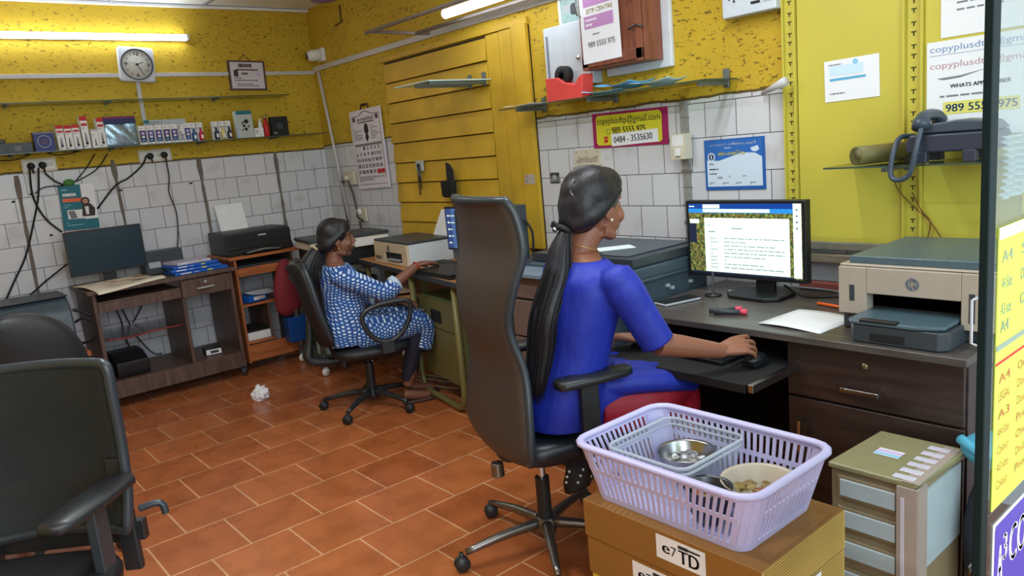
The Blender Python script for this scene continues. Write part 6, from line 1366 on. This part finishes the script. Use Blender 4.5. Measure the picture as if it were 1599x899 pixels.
for sh, el in ((shR, elR), (shL, elL)):
    d_ = (el-sh).normalized(); k.tube([sh-RV*(.02 if sh is shR else -.02)+V((0, 0, .005)), sh+d_*.05, sh*.5+el*.5, el-d_*.0+V((0, 0, 0))], [.060, .062, .057, .056], kb, 22, sub=4)
    k.ball(sh+V((0, 0, -.008)), (.057, .057, .052), kb, 16, 10)
for hp_i, kn in ((hipR, knR), (hipL, knL)): k.tube([hp_i+V((0, 0, .03)), hp_i*.5+kn*.5+V((0, 0, .035)), kn*.85+hp_i*.15+V((0, .0, .03))], [.090, .082, .066], kb, 18, sub=3)
k.tube([hipR*.5+hipL*.5+V((0, .05, .045)), (knR+knL)/2+V((0, -.08, .03))], [.09, .07], kb, 14, sub=2)
k.tube([V((-1.73, 1.78, .625)), V((-1.65, 1.88, .625)), V((-1.60, 2.00, .60)), V((-1.60, 2.10, .56))], [.06, .055, .045, .03], kb, 14, sub=4, flat=.8, hint=(0, 0, 1))
k.tube([V((-1.74, 1.84, .66)), V((-1.68, 1.93, .645)), V((-1.66, 2.02, .60))], [.03, .034, .02], kb, 12, sub=4)
k.build('kurta', t, remesh=.006, smooth_it=5)
rl = mat('crimson_leggings', (150, 12, 40), .6)
k = MB()
for hp_i, kn, ft in ((hipR, knR, ftR), (hipL, knL, ftL)): k.tube([hp_i+V((.0, .02, -.02)), hp_i*.5+kn*.5+V((.03 if hp_i is hipR else 0, 0, -.022)), kn, kn*.5+ft*.5+V((0, .01, 0)), ft+V((0, 0, .06))], [.098, .094, .066, .056, .042], rl, 16, sub=4)
k.build('leggings', t, remesh=.008, smooth_it=3)
tail = mat('dark_dotted_cloth', (24, 26, 38), .7)
k = MB(); tp0 = at(878, 700, 2, .41); 
def tl(a, b_): return tp0+V((.00+a*.10+.012*math.sin(b_*6+a*4), -.01+a*.05+.015*math.sin(a*9+b_*2), -.02-b_*.15*(1-.4*a)))
k.grid(tl, 12, 12, tail)
for i in range(9):
    q = tl(.15+.09*i, .35+.5*((i*37) % 10)/10); k.ball(q+V((.006, -.008, 0)), .0022, white, 6, 4)
k.build('kurta_hem', t, solid=.006)
h = MB(HM)
h.ball((0, -.020, .040), (.086, .098, .092), hm_, 28, 18); h.ball((0, -.062, .002), (.078, .062, .085), hm_, 24, 14); h.ball((.0, .030, .068), (.070, .062, .056), hm_, 20, 12)
for sx in (-1, 1): h.tube([(sx*.055, .050, .056), (sx*.061, .0, .016), (sx*.050, -.06, -.025), (sx*.010, -.108, -.052)], [.018, .026, .034, .026], hm_, 12, sub=4)
h.tube([(0, -.08, -.02), (0, -.115, -.058)], [.06, .026], hm_, 14, sub=2)
h.build('hair', t, remesh=.0045, smooth_it=14)
TIE = HM @ V((0, -.122, -.062)); pc = [TIE, TIE+V((-.005, -.020, -.06)), V((-1.79, 1.662, 1.02)), V((-1.795, 1.600, .90)), V((-1.81, 1.585, .78)), V((-1.82, 1.565, .68)), V((-1.825, 1.565, .63))]
k = MB(); k.tube(pc, [.018, .038, .050, .054, .050, .036, .012], hm_, 16, sub=6, flat=.62, hint=(0, 1, 0))
rh = random.Random(5)
for i in range(90):
    a = rh.uniform(0, 2*PI); rad = rh.uniform(.8, 1.12); pts = []
    for j, (p_, r_) in enumerate(zip(pc, [.016, .037, .050, .054, .051, .040, .024])):
        pts.append(p_+V((math.cos(a)*r_*rad, math.sin(a)*r_*rad*.62, 0))+V((rh.uniform(-.003, .003), rh.uniform(-.003, .003), -.03*rh.random() if j == 6 else 0)))
    k.tube(pts, [.002, .0022, .0022, .002, .0018, .0014, .0006], hm_, 5, sub=4)
k.build('ponytail', t)
k = MB(); k.lathe([(.019, -.010), (.027, -.006), (.027, .006), (.019, .010)], blackm, c=tuple(TIE), ax=(.2, .5, .8), seg=20); k.box(-.014, .014, -.006, .006, -.010, .010, blackm, M=Matrix.Translation(TIE+V((-.035, -.008, .012))) @ Matrix.Rotation(.5, 4, 'Y')); k.ball(TIE+V((-.018, -.026, .002)), .009, steel, 10, 8); k.build('hair_tie', t)
k = MB(HM)
for i in range(16):
    a = i*.62; k.ball((.016+.012*math.cos(a)+.003*(i % 3), -.112+.010*abs(i-9)/9, .088-.0042*i), .0026, steel, 8, 6)
k.build('hair_clip', t)
for sx in (-1, 1): k = MB(HM); k.ball((sx*.081, .0, -.040), .0045, mat('pearl', (226, 220, 206), .2), 10, 8); k.build('earring', t)
gold = mat('gold', (200, 160, 90), .25, 1.)
k = MB(); nb = V((-1.787, 1.785, 1.078)); k.tube([nb+RV*.068*math.cos(a)+FV*.066*math.sin(a)+V((0, 0, .012-.028*math.sin(a))) for a in [2*PI*i/28 for i in range(28)]], .0016, gold, 6, closed=True); k.build('necklace', t)

# ---- woman in the patterned dress at the middle desk
t = thing('person', 'woman in a blue and white patterned kurta seated at the tan desk, seen in profile', 'person')
F1 = V((.349, .937, 0)); R1 = V((.937, -.349, 0)); H1 = V((-3.91, 2.07, 0))
def L1(f, r_, z): return H1+F1*f+R1*r_+V((0, 0, z))
HC1 = L1(-.088, 0, 1.018); HM1 = frameM(HC1, F1+V((.02, 0, -.03))) @ Matrix.Scale(.95, 4)
rows = [(L1(-.11, 0, .42), .165, .135), (L1(-.11, 0, .50), .170, .13), (L1(-.10, 0, .60), .145, .115), (L1(-.095, 0, .69), .135, .112), (L1(-.095, 0, .77), .145, .112), (L1(-.105, 0, .835), .14, .088), (L1(-.115, 0, .872), .10, .066), (L1(-.118, 0, .895), .052, .048)]
shR, elR, wrR = L1(-.12, .145, .825), L1(.115, .195, .705), L1(.335, .125, .822); shL, elL, wrL = L1(-.11, -.145, .825), L1(.06, -.19, .63), L1(.22, -.05, .60)
hipR, knR, ftR = L1(-.06, .085, .455), L1(.30, .10, .475), L1(.20, .08, .11); hipL, knL, ftL = L1(-.06, -.085, .455), L1(.31, -.07, .475), L1(.26, -.05, .11)
b = MB(); torso(b, [(c, x-.012, y-.012) for c, x, y in rows[:-1]]+[rows[-1]], R1, F1, skin1)
b.tube([L1(-.12, 0, .86), L1(-.115, 0, .91), HC1+V((0, 0, -.07))-F1*.02], [.052, .046, .047], skin1, 16, sub=3); head(b, HM1, skin1)
for sh, el, wr in ((shR, elR, wrR), (shL, elL, wrL)): b.tube([sh, sh*.5+el*.5, el], [.042, .039, .035], skin1, 14, sub=3); b.tube([el, el*.65+wr*.35, wr], [.036, .033, .023], skin1, 14, sub=4)
for hp_i, kn, ft in ((hipR, knR, ftR), (hipL, knL, ftL)): b.tube([hp_i, hp_i*.5+kn*.5, kn], [.075, .068, .05], skin1, 14, sub=3); b.tube([kn, kn*.6+ft*.4, ft], [.05, .046, .032], skin1, 14, sub=3); b.tube([ft+F1*-.03+V((0, 0, -.05)), ft+F1*.06+V((0, 0, -.07)), ft+F1*.13+V((0, 0, -.08))], [.032, .028, .02], skin1, 12, sub=3)
hand(b, wrR, F1*1+R1*-.35+V((0, 0, -.05)), V((0, 0, 1)), R1*-1, skin1, curl=(.10, .28, .25), spread=.10, thumb=(.8, .5, -.25), sc=.95)
hand(b, wrL, F1*.6+R1*.7+V((0, 0, -.12)), V((0, 0, 1)), F1*1-R1*.3, skin1, curl=(.2, .35, .3), spread=.07, sc=.95)
b.build('body', t, remesh=.0042, smooth_it=3); face_parts(t, HM1)
def pattern():
    m = bpy.data.materials.new('blue_white_block_print'); m.use_nodes = True; nt = m.node_tree; bs = nt.nodes['Principled BSDF']; L = nt.links.new; N = nt.nodes.new
    tc = N('ShaderNodeTexCoord'); dt = N('ShaderNodeVectorMath'); dt.operation = 'DOT_PRODUCT'; dt.inputs[1].default_value = (F1.x, F1.y, 0); L(tc.outputs['Object'], dt.inputs[0])
    d2 = N('ShaderNodeVectorMath'); d2.operation = 'DOT_PRODUCT'; d2.inputs[1].default_value = (R1.x*.6, R1.y*.6, 1); L(tc.outputs['Object'], d2.inputs[0])
    wv = N('ShaderNodeTexNoise'); wv.inputs['Scale'].default_value = 5; L(tc.outputs['Object'], wv.inputs[0])
    ad = N('ShaderNodeMath'); ad.operation = 'MULTIPLY_ADD'; ad.inputs[1].default_value = .09; L(wv.outputs[0], ad.inputs[0]); L(dt.outputs['Value'], ad.inputs[2])
    a2 = N('ShaderNodeMath'); a2.operation = 'ADD'; a2.inputs[1].default_value = 10; L(ad.outputs[0], a2.inputs[0]); a3 = N('ShaderNodeMath'); a3.operation = 'ADD'; a3.inputs[1].default_value = 10; L(d2.outputs['Value'], a3.inputs[0])
    cb = N('ShaderNodeCombineXYZ'); L(a3.outputs[0], cb.inputs[0]); L(a2.outputs[0], cb.inputs[1])
    br = N('ShaderNodeTexBrick'); br.inputs['Scale'].default_value = 1; br.inputs['Brick Width'].default_value = .0175; br.inputs['Row Height'].default_value = .021; br.inputs['Mortar Size'].default_value = .0046; br.inputs['Mortar Smooth'].default_value = .05; br.offset = .5
    br.inputs['Color1'].default_value = srgb((226, 234, 240))+(1,); br.inputs['Color2'].default_value = srgb((120, 160, 205))+(1,); br.inputs['Mortar'].default_value = srgb((28, 72, 138))+(1,)
    L(cb.outputs[0], br.inputs[0]); L(br.outputs[0], bs.inputs['Base Color']); bs.inputs['Roughness'].default_value = .8; return m
pm_ = pattern(); folds(pm_, st=.3)
k = MB(); torso(k, [(c, x+.006, y+.006) for c, x, y in rows[:-1]], R1, F1, pm_)
cR = elR+(wrR-elR)*.30; cL = elL+(wrL-elL)*.30
for sh, el, cf_, q in ((shR, elR, cR, 1), (shL, elL, cL, -1)): k.tube([sh-R1*.03*q, sh+(el-sh)*.2, sh*.5+el*.5, el, cf_], [.058, .060, .056, .052, .050], pm_, 20, sub=4); k.ball(sh, (.055, .055, .05), pm_, 14, 10)
for hp_i, kn in ((hipR, knR), (hipL, knL)): k.tube([hp_i, hp_i*.5+kn*.5+V((0, 0, .008)), kn+V((0, 0, .004)), kn+F1*.035+V((0, 0, -.06)), kn+F1*.01+V((0, 0, -.15))], [.100, .092, .074, .060, .055], pm_, 18, sub=4)
k.tube([L1(-.05, 0, .47), L1(.30, .01, .475), L1(.335, .02, .40), L1(.32, .02, .33)], [.09, .065, .05, .05], pm_, 14, sub=3)
k.build('kurta', t, remesh=.006, smooth_it=5)
k = MB()
for q_, cf_, el in ((1, cR, elR), (-1, cL, elL)):
    d_ = (cf_-el).normalized(); k.tube([cf_-d_*.02, cf_+d_*.012], [.0500, .0500], mat('cuff_white_blue', (176, 194, 222), .8, nscale=90, noise_amt=.5), 20)
k.build('cuffs', t)
k = MB(); dkl = mat('navy_leggings', (20, 24, 44), .7)
for kn, ft in ((knR, ftR), (knL, ftL)): k.tube([kn, kn*.6+ft*.4, ft+V((0, 0, .03))], [.058, .052, .036], dkl, 14, sub=3)
k.build('leggings', t, remesh=.007, smooth_it=2)
for ft in (ftR, ftL):
    k = MB(); k.tube([ft+F1*-.04+V((0, 0, -.098)), ft+F1*.05+V((0, 0, -.10)), ft+F1*.15+V((0, 0, -.10))], [.034, .038, .032], mat('sandal', (70, 50, 44), .6), 12, sub=3, flat=.28, hint=(0, 0, 1)); k.build('sandal', t)
h = MB(HM1)
h.ball((0, -.020, .038), (.084, .096, .090), hm_, 26, 16); h.ball((0, -.062, .0), (.072, .056, .078), hm_, 22, 12); h.ball((0, .026, .066), (.070, .062, .052), hm_, 18, 10)
for sx in (-1, 1): h.tube([(sx*.055, .050, .054), (sx*.061, .0, .014), (sx*.050, -.06, -.03), (sx*.010, -.105, -.06)], [.018, .026, .034, .026], hm_, 12, sub=4)
h.build('hair', t, remesh=.0045, smooth_it=14)
pc = [HM1 @ V((0, -.10, -.04)), HM1 @ V((0, -.135, -.075)), L1(-.265, .01, .885), L1(-.275, .02, .81), L1(-.27, .02, .755)]
k = MB(); k.tube(pc, [.024, .042, .056, .050, .018], hm_, 16, sub=6, flat=.9)
for i in range(80):
    a = rh.uniform(0, 2*PI); rad = rh.uniform(.85, 1.15); pts = [p_+(F1*math.cos(a)+R1*math.sin(a))*r_*rad+V((0, 0, -.03*rh.random() if j == 4 else 0)) for j, (p_, r_) in enumerate(zip(pc, [.022, .040, .055, .052, .034]))]
    k.tube(pts, [.002, .0022, .0022, .0018, .0006], hm_, 5, sub=4)
k.build('ponytail', t)
k = MB(); k.lathe([(.024, -.008), (.033, -.005), (.033, .005), (.024, .008)], mat('pale_scrunchie', (190, 176, 130), .6), c=tuple(HM1 @ V((0, -.118, -.055))), ax=tuple((HM1 @ V((0, -.135, -.075)))-(HM1 @ V((0, -.10, -.04)))), seg=18); k.build('hair_tie', t)
for sx in (-1, 1): k = MB(HM1); k.ball((sx*.081, .0, -.042), .006, gold, 10, 8); k.tube([(sx*.081, 0, -.046), (sx*.081, 0, -.066)], [.003, .006], gold, 8); k.build('earring', t)
k = MB(); dw = (wrR-elR).normalized(); s_, t_ = frame_of(dw); k.tube([wrR-dw*.012+(s_*math.cos(a)+t_*math.sin(a))*.027 for a in [2*PI*i/20 for i in range(20)]], .003, red, 6, closed=True); k.build('bracelet', t)
